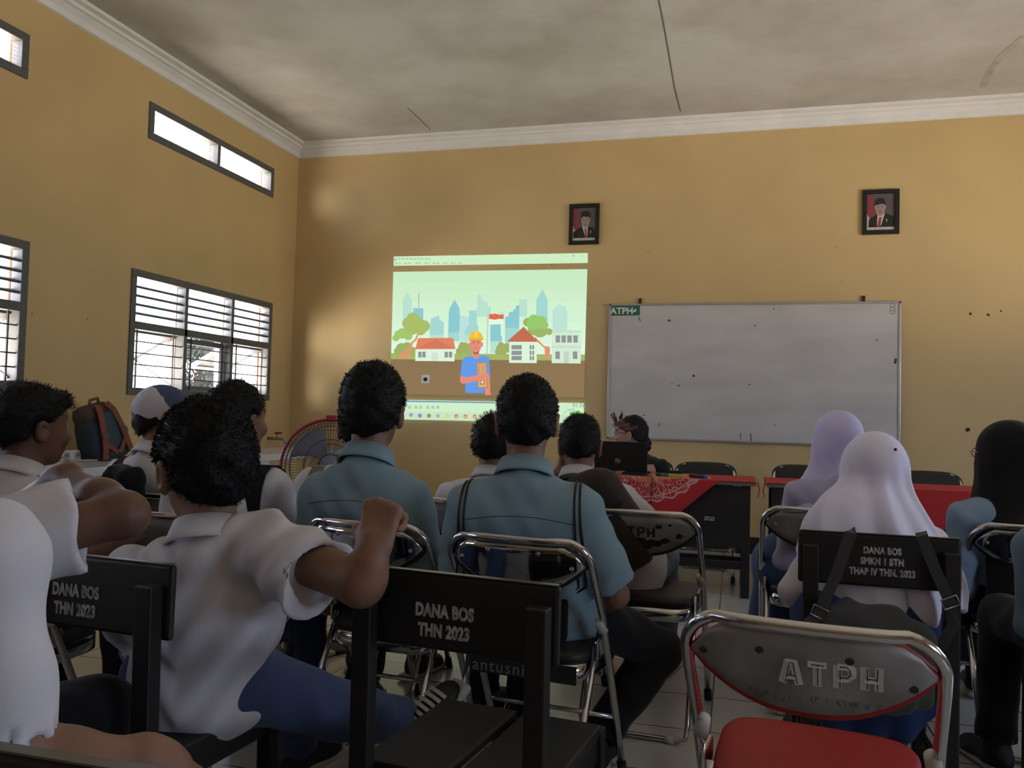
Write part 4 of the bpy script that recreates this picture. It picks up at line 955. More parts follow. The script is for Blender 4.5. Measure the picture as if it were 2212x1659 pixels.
def nets(D, lo, h):
    ins = D < 0; n = np.array(D.shape)
    c = [ins[i:n[0]-1+i, j:n[1]-1+j, k:n[2]-1+k] for i in (0, 1) for j in (0, 1) for k in (0, 1)]
    cnt = sum(x.astype(np.int8) for x in c); act = (cnt > 0) & (cnt < 8); idx = np.argwhere(act)
    vid = np.full(act.shape, -1, np.int32); vid[act] = np.arange(len(idx))
    acc = np.zeros((len(idx), 3)); w = np.zeros(len(idx))
    for a in range(3):
        for p in (0, 1):
            for q in (0, 1):
                o = [0, 0, 0]; b1, b2 = [i for i in range(3) if i != a]; o[b1], o[b2] = p, q
                A = idx+np.array(o); B = A.copy(); B[:, a] += 1
                da = D[A[:, 0], A[:, 1], A[:, 2]]; db = D[B[:, 0], B[:, 1], B[:, 2]]; m = (da < 0) != (db < 0)
                t = np.where(m, da/(da-db+1e-12), 0); pt = np.array(o, float)[None]+np.zeros((len(idx), 3)); pt[:, a] += t
                acc[m] += pt[m]; w[m] += 1
    V = (idx+acc/w[:, None])*h+lo
    F = []
    for a in range(3):
        b1, b2 = [(1, 2), (2, 0), (0, 1)][a]
        sA = [slice(None)]*3; sB = [slice(None)]*3; sA[a] = slice(0, n[a]-1); sB[a] = slice(1, n[a])
        e = ins[tuple(sA)] != ins[tuple(sB)]; E = np.argwhere(e)
        E = E[(E[:, b1] > 0) & (E[:, b2] > 0) & (E[:, b1] < n[b1]-1) & (E[:, b2] < n[b2]-1)]
        if not len(E): continue
        fl = ins[E[:, 0], E[:, 1], E[:, 2]]; qd = []
        for (u, v) in ((1, 1), (0, 1), (0, 0), (1, 0)):
            C = E.copy(); C[:, b1] -= u; C[:, b2] -= v; qd.append(vid[C[:, 0], C[:, 1], C[:, 2]])
        Q = np.stack(qd, 1); Q[~fl] = Q[~fl][:, ::-1]; F.append(Q)
    return V, np.concatenate(F)
def relax(V, F, it=1, lam=.5):
    for _ in range(it):
        S = np.zeros_like(V); N = np.zeros(len(V))
        for i in range(4):
            for j in ((i+1) % 4, (i+3) % 4): np.add.at(S, F[:, i], V[F[:, j]]); np.add.at(N, F[:, i], 1)
        V = V+lam*(S/np.maximum(N, 1)[:, None]-V)
    return V
def vmesh(name, V, F, mats, parent, midx=None, extra=None, label=None):
    me = bpy.data.meshes.new(name); me.vertices.add(len(V)); me.vertices.foreach_set('co', np.asarray(V, np.float32).ravel())
    me.loops.add(F.size); me.loops.foreach_set('vertex_index', F.astype(np.int32).ravel())
    me.polygons.add(len(F)); me.polygons.foreach_set('loop_start', np.arange(0, F.size, F.shape[1], dtype=np.int32)); me.polygons.foreach_set('loop_total', np.full(len(F), F.shape[1], np.int32))
    for m in (mats if isinstance(mats, (list, tuple)) else [mats]): me.materials.append(m)
    if midx is not None: me.polygons.foreach_set('material_index', np.asarray(midx, np.int32))
    me.polygons.foreach_set('use_smooth', np.ones(len(F), bool)); me.update(calc_edges=True); me.validate()
    return link_mesh(name, me, parent, label=label)
def vnormals(V, F):
    a = V[F[:, 2]]-V[F[:, 0]]; b = V[F[:, 3]]-V[F[:, 1]]; n = np.cross(a, b); N = np.zeros_like(V)
    for i in range(4): np.add.at(N, F[:, i], n)
    return N/(np.linalg.norm(N, axis=1)[:, None]+1e-9)
def rotm(yaw=0, pitch=0, roll=0):                                     # yaw + turns left, pitch + looks up, roll + tips to its right
    return np.array((Matrix.Rotation(math.radians(yaw), 3, 'Z') @ Matrix.Rotation(math.radians(pitch), 3, 'X') @ Matrix.Rotation(math.radians(roll), 3, 'Y')))
def fabric(name, col, seam=None, rough=.85, bump=.10, wr=.16, sheen=.1):
    if name in MATS: return MATS[name]
    m = mat(name, col, rough, bump=bump*.5, bscale=420, sheen=sheen, spec=.2); nt, b = nodes_of(m)
    tc = nt.nodes.new('ShaderNodeTexCoord'); mp = nt.nodes.new('ShaderNodeMapping'); mp.inputs['Scale'].default_value = (1, 1, .6); mp.inputs['Rotation'].default_value = (.3, .5, 0)
    n = nt.nodes.new('ShaderNodeTexNoise'); n.inputs['Scale'].default_value = 7; n.inputs['Detail'].default_value = 2; n.inputs['Distortion'].default_value = .6
    bp = nt.nodes.new('ShaderNodeBump'); bp.inputs['Strength'].default_value = wr; bp.inputs['Distance'].default_value = .05
    nt.links.new(tc.outputs['Object'], mp.inputs[0]); nt.links.new(mp.outputs[0], n.inputs['Vector']); nt.links.new(n.outputs['Fac'], bp.inputs['Height'])
    old = [x for x in nt.nodes if x.type == 'BUMP' and x != bp][0]; nt.links.new(bp.outputs[0], old.inputs['Normal'])
    return m
# ------------------------------------------------------------------ parts of a person (local frame: +y forward, z up, origin on the floor under the hips)
def head_prims(v, c, R, s=1., ears=True):
    T = lambda p: np.array(c)+R@(np.array(p)*s)
    v.ell(T((0, -.012, .028)), np.array((.076, .098, .095))*s, .02, R)
    v.ell(T((0, .022, -.045)), np.array((.060, .072, .078))*s, .035, R)
    v.ell(T((0, .066, -.098)), np.array((.026, .022, .018))*s, .03, R)
    v.ell(T((0, .078, .035)), np.array((.05, .02, .03))*s, .03, R)
    v.cap(T((0, .094, .012)), T((0, .112, -.030)), .009*s, .015*s, .016)
    for q in (-1, 1):
        v.ell(T((q*.013, .100, -.036)), np.array((.011, .012, .009))*s, .008, R)
        v.ell(T((q*.032, .094, .012)), np.array((.017, .010, .011))*s, .01, R, op='sub')
        v.ell(T((q*.031, .081, .010)), np.array((.0125, .0125, .0115))*s, .003, R)
        v.ell(T((q*.034, .082, -.035)), np.array((.022, .016, .02))*s, .03, R)
        if ears:
            Re = R@rotm(q*-22, 0, q*8)
            v.ell(T((q*.088, -.014, -.012)), np.array((.011, .023, .037))*s, .010, Re); v.ell(T((q*.097, -.007, -.010)), np.array((.006, .013, .024))*s, .006, Re, op='sub')
            v.ell(T((q*.081, -.002, -.042)), np.array((.007, .009, .010))*s, .006, Re)
    v.ell(T((0, .094, -.066)), np.array((.024, .012, .006))*s, .008, R); v.ell(T((0, .091, -.079)), np.array((.021, .012, .007))*s, .008, R)
    v.ell(T((0, .108, -.0725)), np.array((.024, .008, .0018))*s, .003, R, op='sub')
def face_mats(V, F, c, R, s):
    q = (V[F].mean(1)-np.array(c))@R/s; mi = np.zeros(len(F), int)
    lip = (np.abs(q[:, 0]) < .024) & (q[:, 1] > .088) & (q[:, 2] < -.060) & (q[:, 2] > -.086); mi[lip] = 1
    ax = np.abs(q[:, 0])
    eye = ((ax-.031)**2/.0125**2+(q[:, 2]-.010)**2/.0062**2 < 1) & (q[:, 1] > .078); mi[eye] = 2
    iris = ((ax-.031)**2+(q[:, 2]-.010)**2 < .0055**2) & (q[:, 1] > .078); mi[iris] = 3
    brow = (ax > .014) & (ax < .05) & (np.abs(q[:, 2]-.032+.004*((ax-.03)/.02)**2) < .0045) & (q[:, 1] > .06); mi[brow] = 3
    return mi
def hand_prims(v, w, d, n, side, s=1., curl=.5, spread=1., fist=False):
    """w wrist, d direction of the fingers, n back-of-hand normal, side +1: thumb lies towards n x d"""
    d = nrm(d); n = nrm(np.array(n)-d*np.dot(n, d)); t = np.cross(n, d)*side; w = np.array(w, float)
    P3 = lambda a, b, c: w+(d*a+t*b+n*c)*s
    v.cap(P3(-.02, 0, 0), P3(.02, 0, 0), .025*s, .026*s, .02)
    kn = [(.092, .030), (.096, .010), (.090, -.011), (.080, -.030)]; ln = [.042, .047, .043, .034]
    for (a, b) in (kn if fist else ()): v.ell(P3(a-.002, b, .006), np.array((.0105, .0105, .0105))*s, .006)
    for (a, b), l in zip(kn, ln):
        v.cap(P3(.012, b*.7, 0), P3(a-.004, b, .002), .0135*s, .0115*s, .014)
        p = P3(a, b, 0); ang = 0.
        for j, (f, r) in enumerate(((1., .0095), (.62, .0088), (.48, .0080))):
            ang += curl*((1.45, 1.65, 1.0)[j] if fist else (.75, .95, .6)[j]); dd = d*math.cos(ang)-n*math.sin(ang)+t*(b*1.2*spread*(1-curl))
            q = p+nrm(dd)*l*f*s; v.cap(p, q, r*s, (r-.0007)*s, .0035 if fist else .005); p = q
    a = P3(.018, .026, -.006); b = P3(.048, .050, -.014); v.cap(a, b, .014*s, .0125*s, .014)
    c = P3(.072, .052-.022*curl, -.020-.016*curl); v.cap(b, c, .0112*s, .0098*s, .006); e = P3(.092-.01*curl, .046-.04*curl, -.028-.022*curl); v.cap(c, e, .0098*s, .0085*s, .005)
def hair_short(root, c, R, s, puff=.0, spikes=1500, slen=.016, nape=-.085, slope=.72, seed=0, fringe=0., hm=HAIR, vox=.006, top=0.):
    v = Vol(); T = lambda p: np.array(c)+R@(np.array(p)*s)
    v.ell(T((0, -.020, .032+top*.4)), np.array((.088+puff, .107+puff*.8, .104+puff+top*.6))*s, .02, R)
    v.ell(T((0, -.045, -.03)), np.array((.070+puff*.6, .070+puff*.5, .065))*s, .04, R)
    if fringe: v.ell(T((0, .075, .085)), np.array((.06, .04, .03))*s*fringe, .03, R)
    nr = nrm(R@np.array((0, slope, -1.))); p0 = T((0, 0, .003+.0*puff)); v.cut(nr, float(nr@p0)+.0)
    nb = nrm(R@np.array((0, 0, -1.))); v.cut(nb, float(nb@T((0, 0, nape))))
    for q in (-1, 1): v.ell(T((q*.096, -.012, -.020)), np.array((.034, .032, .046))*s, .012, R, op='sub')
    rs = np.random.RandomState(seed); ph = rs.rand(6)*6
    v.warp(lambda X: .0018*(np.sin(X[..., 0]*95+ph[0]+2*np.sin(X[..., 2]*40+ph[1]))+np.sin(X[..., 2]*105+ph[2])*np.sin(X[..., 1]*88+ph[3]))*(1+puff*25))
    V, F = v.mesh(vox); N = vnormals(V, F); me_v, me_f = [tuple(p) for p in V], [tuple(f) for f in F.tolist()]
    loc = (V-np.array(c))@R/s; ok = np.where((N@R[:, 2] > -.75))[0]
    pick = rs.choice(ok, spikes); up = R[:, 2]; fw = R[:, 1]
    for i in pick:
        p, n = V[i], N[i]; L = slen*(.35+.65*rs.rand()); dr = n*.8+up*(.1 if loc[i, 2] > .05 else -.9)+fw*(.35 if loc[i, 2] > .05 else -.1)+rs.randn(3)*.30; dr = nrm(dr)
        sd = nrm(np.cross(dr, rs.randn(3)))*.0010; b = len(me_v)
        me_v += [tuple(p-n*.004+sd), tuple(p-n*.004-sd), tuple(p+dr*L*.6+sd*.5+rs.randn(3)*.001), tuple(p+dr*L)]
        me_f += [(b, b+1, b+2), (b+2, b+1, b+3), (b, b+2, b+3)]
    me = bpy.data.meshes.new('hair'); me.from_pydata(me_v, [], me_f); me.materials.append(hm); me.polygons.foreach_set('use_smooth', [True]*len(me_f)); me.update()
    return link_mesh('hair', me, root)
def collar_part(root, c, axis, m, r=.066, h=.045, fwd=(0, 1, 0), spread=1.22, name='collar', gap=.5):
    ax = Vector(nrm(axis)); f = Vector(fwd); f = (f-ax*f.dot(ax)).normalized(); sd = f.cross(ax); c = Vector(c); mb = MB(); n = 30
    prof = [(r*.97, h*.1), (r*.98, h*.75), (r*1.0, h), (r*1.05, h*1.02), (r*spread, h*.15), (r*(spread+.06), -h*.12), (r*(spread+.0), -h*.14), (r*1.02, h*.55)]
    rg = []
    for i in range(n):
        a = gap/2+(2*PI-gap)*i/(n-1); dirv = f*math.cos(a)+sd*math.sin(a); fr = max(0, math.cos(a))
        rg.append([c+dirv*rr*(1+.06*abs(math.sin(a)))+ax*(zz-.018*fr) for rr, zz in prof])
    mb.rings(rg); return mb.build(name, m, root)
SHOEBLK = mat('black_shoe', (.012, .012, .013), .6); SOLE = mat('shoe_sole', (.42, .40, .35), .7)
def shoe(root, ankle, d, m=SHOEBLK, s=1., tilt=0.):
    d = nrm((d[0], d[1], tilt)); a = np.array(ankle, float); up = nrm(np.cross(np.cross(d, (0, 0, 1)), d)); sdv = np.cross(d, up); R = np.stack((sdv, d, up), 1)
    v = Vol(); T = lambda p: a+R@np.array(p)*s
    v.cap(T((0, 0, .02)), T((0, -.01, -.03)), .043*s, .040*s, .03); v.ell(T((0, .05, -.045)), np.array((.042, .12, .038))*s, .04, R); v.ell(T((0, .12, -.055)), np.array((.046, .065, .028))*s, .03, R)
    b = -up; v.cut(b, float(b@T((0, 0, -.066)))); V, F = v.mesh(.008); o = vmesh('shoe', V, F, m, root)
    sl = Vol().box(T((0, .055, -.072)), np.array((.045, .145, .012))*s, .011*s, R); V, F = sl.mesh(.007); vmesh('sole', V, F, SOLE, o); return o
def person(label, hc, heading=0, look=0, pitch=0, roll=0, s=1., lean=.06, at=None, hem=.035, nbo=(0, 0, 0), drop=.026, sway=0., twist=0., seat=.46, sw=.185, shirt=None, trousers=None, arms=None, legs=None, skin=SKIN,
           hair=None, collar=True, longsleeve=False, vox=.0085, shoes=SHOEBLK, hands=.5, yoke=False, bulk=1., feet=True, legs_on=True, neckh=.155, sleeve_t=.78, custom=None, ears=True, shirt_vox=None, wr=1., sleeve_r=1., body_vox=.0065):
    """heading / look: degrees to the right of the front wall; hc: world position of the head centre; lean: how far the head is ahead of the hips"""
    hc = np.array(hc, float); rz = -math.radians(heading); Rz = np.array(Matrix.Rotation(rz, 3, 'Z'))
    off = Rz@np.array((sway, lean, 0)); O = np.array((hc[0]-off[0], hc[1]-off[1], 0.)) if at is None else np.array((at[0], at[1], 0.))
    root = empty('person', O, rz, label, 'person')
    L = lambda p: Rz.T@(np.array(p, float)-O)                        # world -> local
    H = L(hc); Rh = rotm(-(look-heading), pitch, roll)
    hip = np.array((0, 0, seat+.095)); nb = H+Rh@np.array((0, -.030, -.10))*s+np.array((0, -.022*s, -.055*s-(neckh-.155)))
    nb = nb+np.array(nbo); lean_dir = nrm(nb-hip); Rt = np.array(Matrix.Rotation(-math.radians(twist), 3, 'Z')); right = Rt@np.array((1., 0, 0)); fw = np.cross((0, 0, 1.), right)
    shc = nb+np.array((0, 0, -.052*s))-fw*.004; S = {q: shc+right*q*sw*s+np.array((0, 0, -drop*s)) for q in (-1, 1)}
    A = {}
    for q in (-1, 1):
        spec = (arms or {}).get(q)
        if spec is None:
            e = S[q]+right*q*.045*s+fw*.05*s+np.array((0, 0, -.275*s)); wv = e+fw*.20*s-right*q*.06*s+np.array((0, 0, -.03*s)); spec = dict(e=e, w=wv)
        else:
            spec = dict(spec)
            for key in ('e', 'w', 'h', 's', 'se'):
                if key in spec and spec.get('world', True): spec[key] = L(spec[key])
            if 's' in spec: S[q] = spec['s']
        A[q] = spec
    # ---- skin: head, neck, arms and hands in one surface
    v = Vol(); head_prims(v, H, Rh, s, ears)
    v.cap(H+Rh@np.array((0, -.030, -.055))*s, nb+fw*.006, .054*s, .056*s, .03); v.cap(nb+fw*.012, shc+np.array((0, 0, -.06))+fw*.02, .050*s, .046*s, .04)
    for q in (-1, 1):
        a = A[q]; e, w = np.array(a['e']), np.array(a['w']); sh = S[q]
        v.cap(shc, sh, .05*s, .046*s, .03); ab, eb = a.get('ab', 1), a.get('eb', 1); v.cap(sh, e, .046*s*ab, .037*s*eb, .02); v.cap(e, e+(w-e)*.35, .0385*s*(.5+eb/2), .038*s*(.5+ab/2), .02); v.cap(e+(w-e)*.35, w, .038*s, .026*s, .02)
        d = a.get('h', w+(w-e))-w; nn = a.get('n', np.array((0, 0, 1.)))
        hand_prims(v, w, d, nn, a.get('side', q), s, a.get('curl', hands), fist=a.get('fist', False))
    V, F = v.mesh(body_vox); V = relax(V, F, 1, .35); mi = face_mats(V, F, H, Rh, s)
    body = vmesh('body', V, F, [skin, LIP, EYEW, HAIR], root, mi)
    if hair is not None: hair_short(root, H, Rh, s, **hair)
    # ---- shirt
    if shirt is not None:
        b = bulk; sv = Vol(); mid = hip+(shc-hip)*.45
        ax = fw
        sv.ecap(hip+np.array((0, 0, -.04)), hip+np.array((0, .0, .06)), .155*s*b, .150*s*b, .74, ax, .05); sv.ecap(hip, mid, .148*s*b, .140*s*b, .74, ax, .05)
        ch = hip+(shc-hip)*.72
        sv.ecap(mid-right*.02, mid+right*.02, .135*s*b, .135*s*b, .76, ax, .05); sv.ecap(ch-right*.055*s, ch+right*.055*s, .118*s*b, .118*s*b, .86, ax, .06)
        sv.ecap(shc-right*.09*s+np.array((0, 0, -.05*s)), shc+right*.09*s+np.array((0, 0, -.05*s)), .082*s*b, .082*s*b, .9, ax, .06)
        for q in (-1, 1):
            sv.cap(nb+np.array((0, 0, -.020*s))-fw*.016, S[q]+np.array((0, 0, .0)), .054*s, .050*s, .04)
            a = A[q]; e, w = np.array(a['e']), np.array(a['w']); sr = sleeve_r*a.get('sr', 1.)
            if longsleeve:
                sv.cap(S[q], e, .060*s, .050*s, .04); sv.sleeve(e, w, .049*s, .036*s, .97, .02)
            else: sv.sleeve(S[q], np.array(a.get('se', e)), .060*s*sr, .066*s*sr, a.get('t', sleeve_t), .04, a.get('wall', .014))
        seed = int(abs(hc[0]*977+hc[1]*331)) % 100; ph = np.random.RandomState(seed).rand(8)*6.28
        def wrinkle(X):
            x, y, z = X[..., 0], X[..., 1], X[..., 2]
            a = np.sin(z*34+x*22*np.sin(x*5+ph[0])+ph[1]+1.5*np.sin(x*14+ph[2])); c_ = np.sin((z-np.abs(x)*1.4)*46+ph[3]+1.2*np.sin(y*25))
            low = np.clip((float(shc[2])-z)/.35, 0, 1)
            return -(.0035*a*(.3+low)+.0025*c_*(1-.4*low))*wr
        sv.warp(wrinkle); sv.cut((0, 0, -1.), -(seat-hem))
        V, F = sv.mesh(shirt_vox or vox); V = relax(V, F, 1, .3)
        so = vmesh('shirt', V, F, shirt, root)
        if collar: collar_part(so, nb+np.array((0, .004, .0)), nrm(nb-shc+np.array((0, .03, 0))+(H-nb)*.4), shirt, r=.068*s, h=.045*s, fwd=fw)
        if yoke:
            try:
                bp = []
                bm = bmesh.new(); bm.from_mesh(so.data); from mathutils.bvhtree import BVHTree; tr = BVHTree.FromBMesh(bm)
                for u in np.linspace(-1, 1, 25):
                    o_ = shc+right*u*sw*s*.98+np.array((0, 0, -.052*s-.02*u*u))-fw*.4; r_ = tr.ray_cast(Vector(o_), Vector(fw))
                    if r_[0] is not None: bp.append(r_[0]-Vector(fw)*.0005)
                bm.free()
                if len(bp) > 4: MB().tube(bp, .0011, 5).build('yoke_seam', mat('seam_dark', (.03, .045, .055), .9), so)
            except Exception as ex: print('yoke', ex)
    # ---- trousers and shoes
    lg = {}
    for q in (-1, 1):
        sp = dict((legs or {}).get(q, {}))
        for key in ('k', 'a'):
            if key in sp and sp.get('world', False): sp[key] = L(sp[key])
        k = np.array(sp.get('k', (q*.13, .40, seat+.06))); an = np.array(sp.get('a', (q*.14, .42, .10))); lg[q] = (k, an, sp)
    if trousers is not None:
        tv = Vol(); tv.ecap(hip+np.array((0, .01, -.02)), hip+np.array((0, .01, .03)), .138*s, .128*s, .74, (0, 1, 0), .05)
        for q in (-1, 1):
            k, an, sp = lg[q]; hj = hip+np.array((q*.085*s, .02, -.01)); tv.cap(hj, k, .088*s, .068*s, .04)
            d = nrm(an-k); end = an-d*.0; tv.cap(k, k+(an-k)*.4, .066*s, .062*s, .03); tv.sleeve(k+(an-k)*.3, end, .062*s, .062*s*sp.get('cuff', 1.), 1.0, .03, .008)
        tv.warp(lambda X: -.004*np.sin(X[..., 2]*40+X[..., 1]*30+2*np.sin(X[..., 0]*25))*np.sin(X[..., 1]*17))
        V, F = tv.mesh(max(vox, .009)); V = relax(V, F, 1, .3); vmesh('trousers', V, F, trousers, root)
    if feet:
        for q in (-1, 1):
            k, an, sp = lg[q]; fd = sp.get('f', (q*.25, 1, 0)); shoe(root, an+np.array((0, 0, -.012)), fd, shoes, s, sp.get('tilt', 0))
    return dict(root=root, L=L, H=H, Rh=Rh, nb=nb, shc=shc, S=S, hip=hip, fw=fw, right=right, A=A, O=O, Rz=Rz, s=s, lg=lg, seat=seat, shirt=so if shirt is not None else None)
# ================================================================== the people
W_SHIRT = fabric('white_school_shirt', (.64, .63, .68)); B_SHIRT = fabric('light_blue_shirt', (.215, .325, .385)); T_SHIRT = fabric('black_shirt', (.012, .012, .014), wr=.2)
BLUE_TR = fabric('blue_trousers', (.055, .085, .185)); BLACK_TR = fabric('black_trousers', (.010, .010, .012)); GREYBLUE_TR = fabric('grey_blue_trousers', (.085, .13, .19))
LILAC = fabric('lilac_scarf_cloth', (.61, .57, .84), wr=.2); WHITE_SC = fabric('white_scarf_cloth', (.80, .78, .95), wr=.18); BLACK_SC = fabric('black_scarf_cloth', (.010, .0095, .009), wr=.2)
def cl(ch, x, y):                                                    # a point in a chair's own frame
    M = ROOTM[ch.name]; p = M @ Vector((x, y, 0)); return (p.x, p.y)
def seat_for(pp, label, back=.10, **k):
    p = pp['O']+pp['Rz']@np.array((0, -back, 0)); h = math.atan2(pp['Rz'][1, 0], pp['Rz'][0, 0]); return folding_chair(p[0], p[1], h, label, **k)
def shirt_tree(pp):
    from mathutils.bvhtree import BVHTree
    bm = bmesh.new(); bm.from_mesh(pp['shirt'].data); t = BVHTree.FromBMesh(bm); bm.free(); return t
def wrap(pp, u0, u1, a0, a1, n=22, off=.004, drop=.12, tree=None):     # points round a shoulder: a = -90 low on the back, 90 over the top, 200 low in front
    t = tree or shirt_tree(pp); out, ns = [], []
    for i in range(n):
        f = i/(n-1); a = math.radians(a0+(a1-a0)*f); u = u0+(u1-u0)*f
        c = pp['shc']+pp['right']*u+np.array((0, 0, -drop)); d = -pp['fw']*math.cos(a)+np.array((0, 0, 1.))*math.sin(a)
        if a0+(a1-a0)*f < 0: c = c+np.array((0, 0, 1.))*math.sin(a)*.22; d = -pp['fw']*1.
        if a0+(a1-a0)*f > 180: c = c+np.array((0, 0, 1.))*math.sin(a)*.22; d = pp['fw']*1.
        h = t.ray_cast(Vector(c+d*.45), Vector(-d))
        if h[0] is None: continue
        out.append(np.array(h[0])+d*off); ns.append(d)
    return out, ns
def to_world(pp, p): return pp['O']+pp['Rz']@np.array(p)
def worn(pp, name, label, cat):
    return empty(name, pp['O'], math.atan2(pp['Rz'][1, 0], pp['Rz'][0, 0]), label, cat)
def strapped(pp, root, m, u=.12, w=.045, a0=-50, a1=215, u1=None, t=.005, nm='shoulder_strap'):
    pts, ns = wrap(pp, u, u if u1 is None else u1, a0, a1); MB().strap(pts, [tuple(x) for x in ns], w, t).build(nm, m, root); return pts
# ---- two boys in light blue
B1 = person('boy in light blue shirt left of centre, head turned slightly right', P(808, 890, 2.77), 4, -9, s=1.09, at=cl(CH_B1, .0, .12), shirt=B_SHIRT, trousers=BLACK_TR, yoke=True, vox=.0075, sw=.155, bulk=.93, drop=.05,
            hair=dict(puff=.009, seed=1, spikes=3500, slen=.013, nape=-.090, top=.012, vox=.0055), legs={-1: dict(k=(-.26, .36, .50), a=(-.30, .28, .10)), 1: dict(k=(.14, .42, .52))})
B2 = person('boy in light blue shirt at the centre with thin black bag cords', P(1138, 908, 2.54), -4, -14, s=1.03, at=cl(CH_B2, .01, .12), shirt=B_SHIRT, trousers=BLACK_TR, yoke=True, vox=.0075, sw=.165, hem=.05, drop=.036,
            hair=dict(puff=.002, seed=2, spikes=3000, slen=.010, nape=-.080, vox=.0055), neckh=.165,
            arms={1: dict(e=P(1330, 1285, 2.52), w=P(1235, 1340, 2.80), t=.86, sr=1.12, wall=.024)}, legs={1: dict(k=P(1425, 1405, 2.72), a=P(1285, 1600, 2.66), world=True, f=(.2, 1, 0)), -1: dict(k=(-.14, .42, .50))})
def cord_bag():
    root = worn(B2, 'drawstring_bag', 'black drawstring bag with cords over the shoulders of the boy at centre', 'bag'); m = mat('black_cord', (.008, .008, .009), .6)
    for q in (-1, 1):
        for du in (0, .022):
            pts, ns = wrap(B2, q*(.155+du*.4), q*(.17+du), 150, -42, off=.003); pts = pts+[pts[-1]+np.array((-q*.05, .0, -.03))]
            MB().tube(pts, .0032, 6).build('cord', m, root)
    c = B2['hip']-B2['fw']*.13+np.array((-.03, 0, -.01)); v = Vol(); v.box(c, (.11, .018, .065), .017); V, F = v.mesh(.009); vmesh('bag_body', V, F, fabric('black_nylon', (.008, .008, .009), wr=.4), root)
cord_bag()
# ---- boy in white with his arm over the middle chair
W1 = person('boy in white shirt in front, right arm resting on the wooden chair back', P(438, 1010, 1.85), -14, -58, roll=-3, s=1.05, at=P(425, 1500, 1.88)[:2], seat=.44, hem=.13, bulk=.86, shirt=W_SHIRT, trousers=BLUE_TR, vox=.006, sw=.165, shirt_vox=.0065, wr=2.4, body_vox=.004,
            hair=dict(puff=.011, seed=3, spikes=8000, slen=.011, nape=-.088, vox=.0052, top=.004), nbo=(.012, 0, .0),
            arms={1: dict(s=P(560, 1172, 1.80), se=P(690, 1252, 1.66), e=P(780, 1260, 1.60), w=P(806, 1190, 1.60), h=P(824, 1115, 1.64), n=(-.30, -1, .15), fist=True, curl=1., t=1., sr=1.2, eb=1.12, ab=1.05, wall=.02), -1: dict(e=P(300, 1400, 2.0), w=P(400, 1450, 2.2))},
            legs={1: dict(k=P(735, 1535, 2.10), a=P(868, 1560, 2.36), world=True, f=(.75, .55, 0), tilt=.9), -1: dict(k=P(640, 1500, 2.35), a=P(640, 1600, 2.5), world=True, f=(.5, 1, 0))}, skin=SKIN)
# ---- far left: boy in profile and the arm reaching in from the left
G1 = person('boy in profile at far left with dark strap over his shoulder', P(70, 922, 2.56), -8, 18, s=.98, lean=.10, shirt=W_SHIRT, trousers=BLACK_TR, hair=dict(puff=.006, seed=4, spikes=1800, slen=.014, fringe=1.0, slope=.66), sw=.175, skin=SKIN2,
            arms={1: dict(e=P(185, 1185, 2.45), w=P(278, 1160, 2.62))})
seat_for(G1, 'folding chair under the profile boy at far left')
def sling(pp, label, q, m, w=.05, u=(.105, .135), bx=.03, bz=-.33, bs=(.13, .05, .15)):
    root = worn(pp, 'shoulder_bag', label, 'bag'); pts = strapped(pp, root, m, u=q*u[0], u1=q*u[1], w=w, a0=-75, a1=225)
    c = pp['shc']-pp['fw']*.17+np.array((0, 0, bz))+pp['right']*q*bx; v = Vol(); v.box(c, bs, .04); v.warp(lambda X: .006*np.sin(X[..., 0]*70+X[..., 2]*50)*np.sin(X[..., 2]*60)); V, F = v.mesh(.012); vmesh('bag_body', V, F, m, root)
    return root
STRAP = fabric('dark_webbing', (.022, .018, .018), wr=.1)
sling(G1, 'dark bag slung on the profile boy at far left', 1, STRAP, .055)
A2 = person('person off to the left whose bent bare arm reaches into the picture', P(-260, 900, 1.42), 5, 10, s=1.0, lean=.03, shirt=W_SHIRT, trousers=BLACK_TR, hair=dict(seed=5, spikes=600), sw=.18, skin=SKIN2,
            arms={1: dict(s=P(-70, 1190, 1.34), e=P(270, 1112, 1.44), w=P(132, 1034, 1.60), h=P(30, 1078, 1.64), n=(0, -.5, 1), curl=.35, t=.70, sr=1.24, eb=1.0, ab=1.02, wall=.022)})
seat_for(A2, 'folding chair under the person reaching in from the left edge')
FG = person('person at the bottom left edge seen only as white sleeve and forearm', P(-330, 1010, .98), 6, 0, s=1.0, lean=.02, shirt=W_SHIRT, trousers=BLUE_TR, hair=dict(seed=6, spikes=500), sw=.19, skin=SKIN,
            arms={1: dict(s=P(-25, 1195, .93), e=P(15, 1650, .93), w=P(345, 1650, 1.02), h=P(440, 1715, 1.05), n=(0, -.3, 1), curl=.5, t=.93, sr=.86, eb=1.2)})
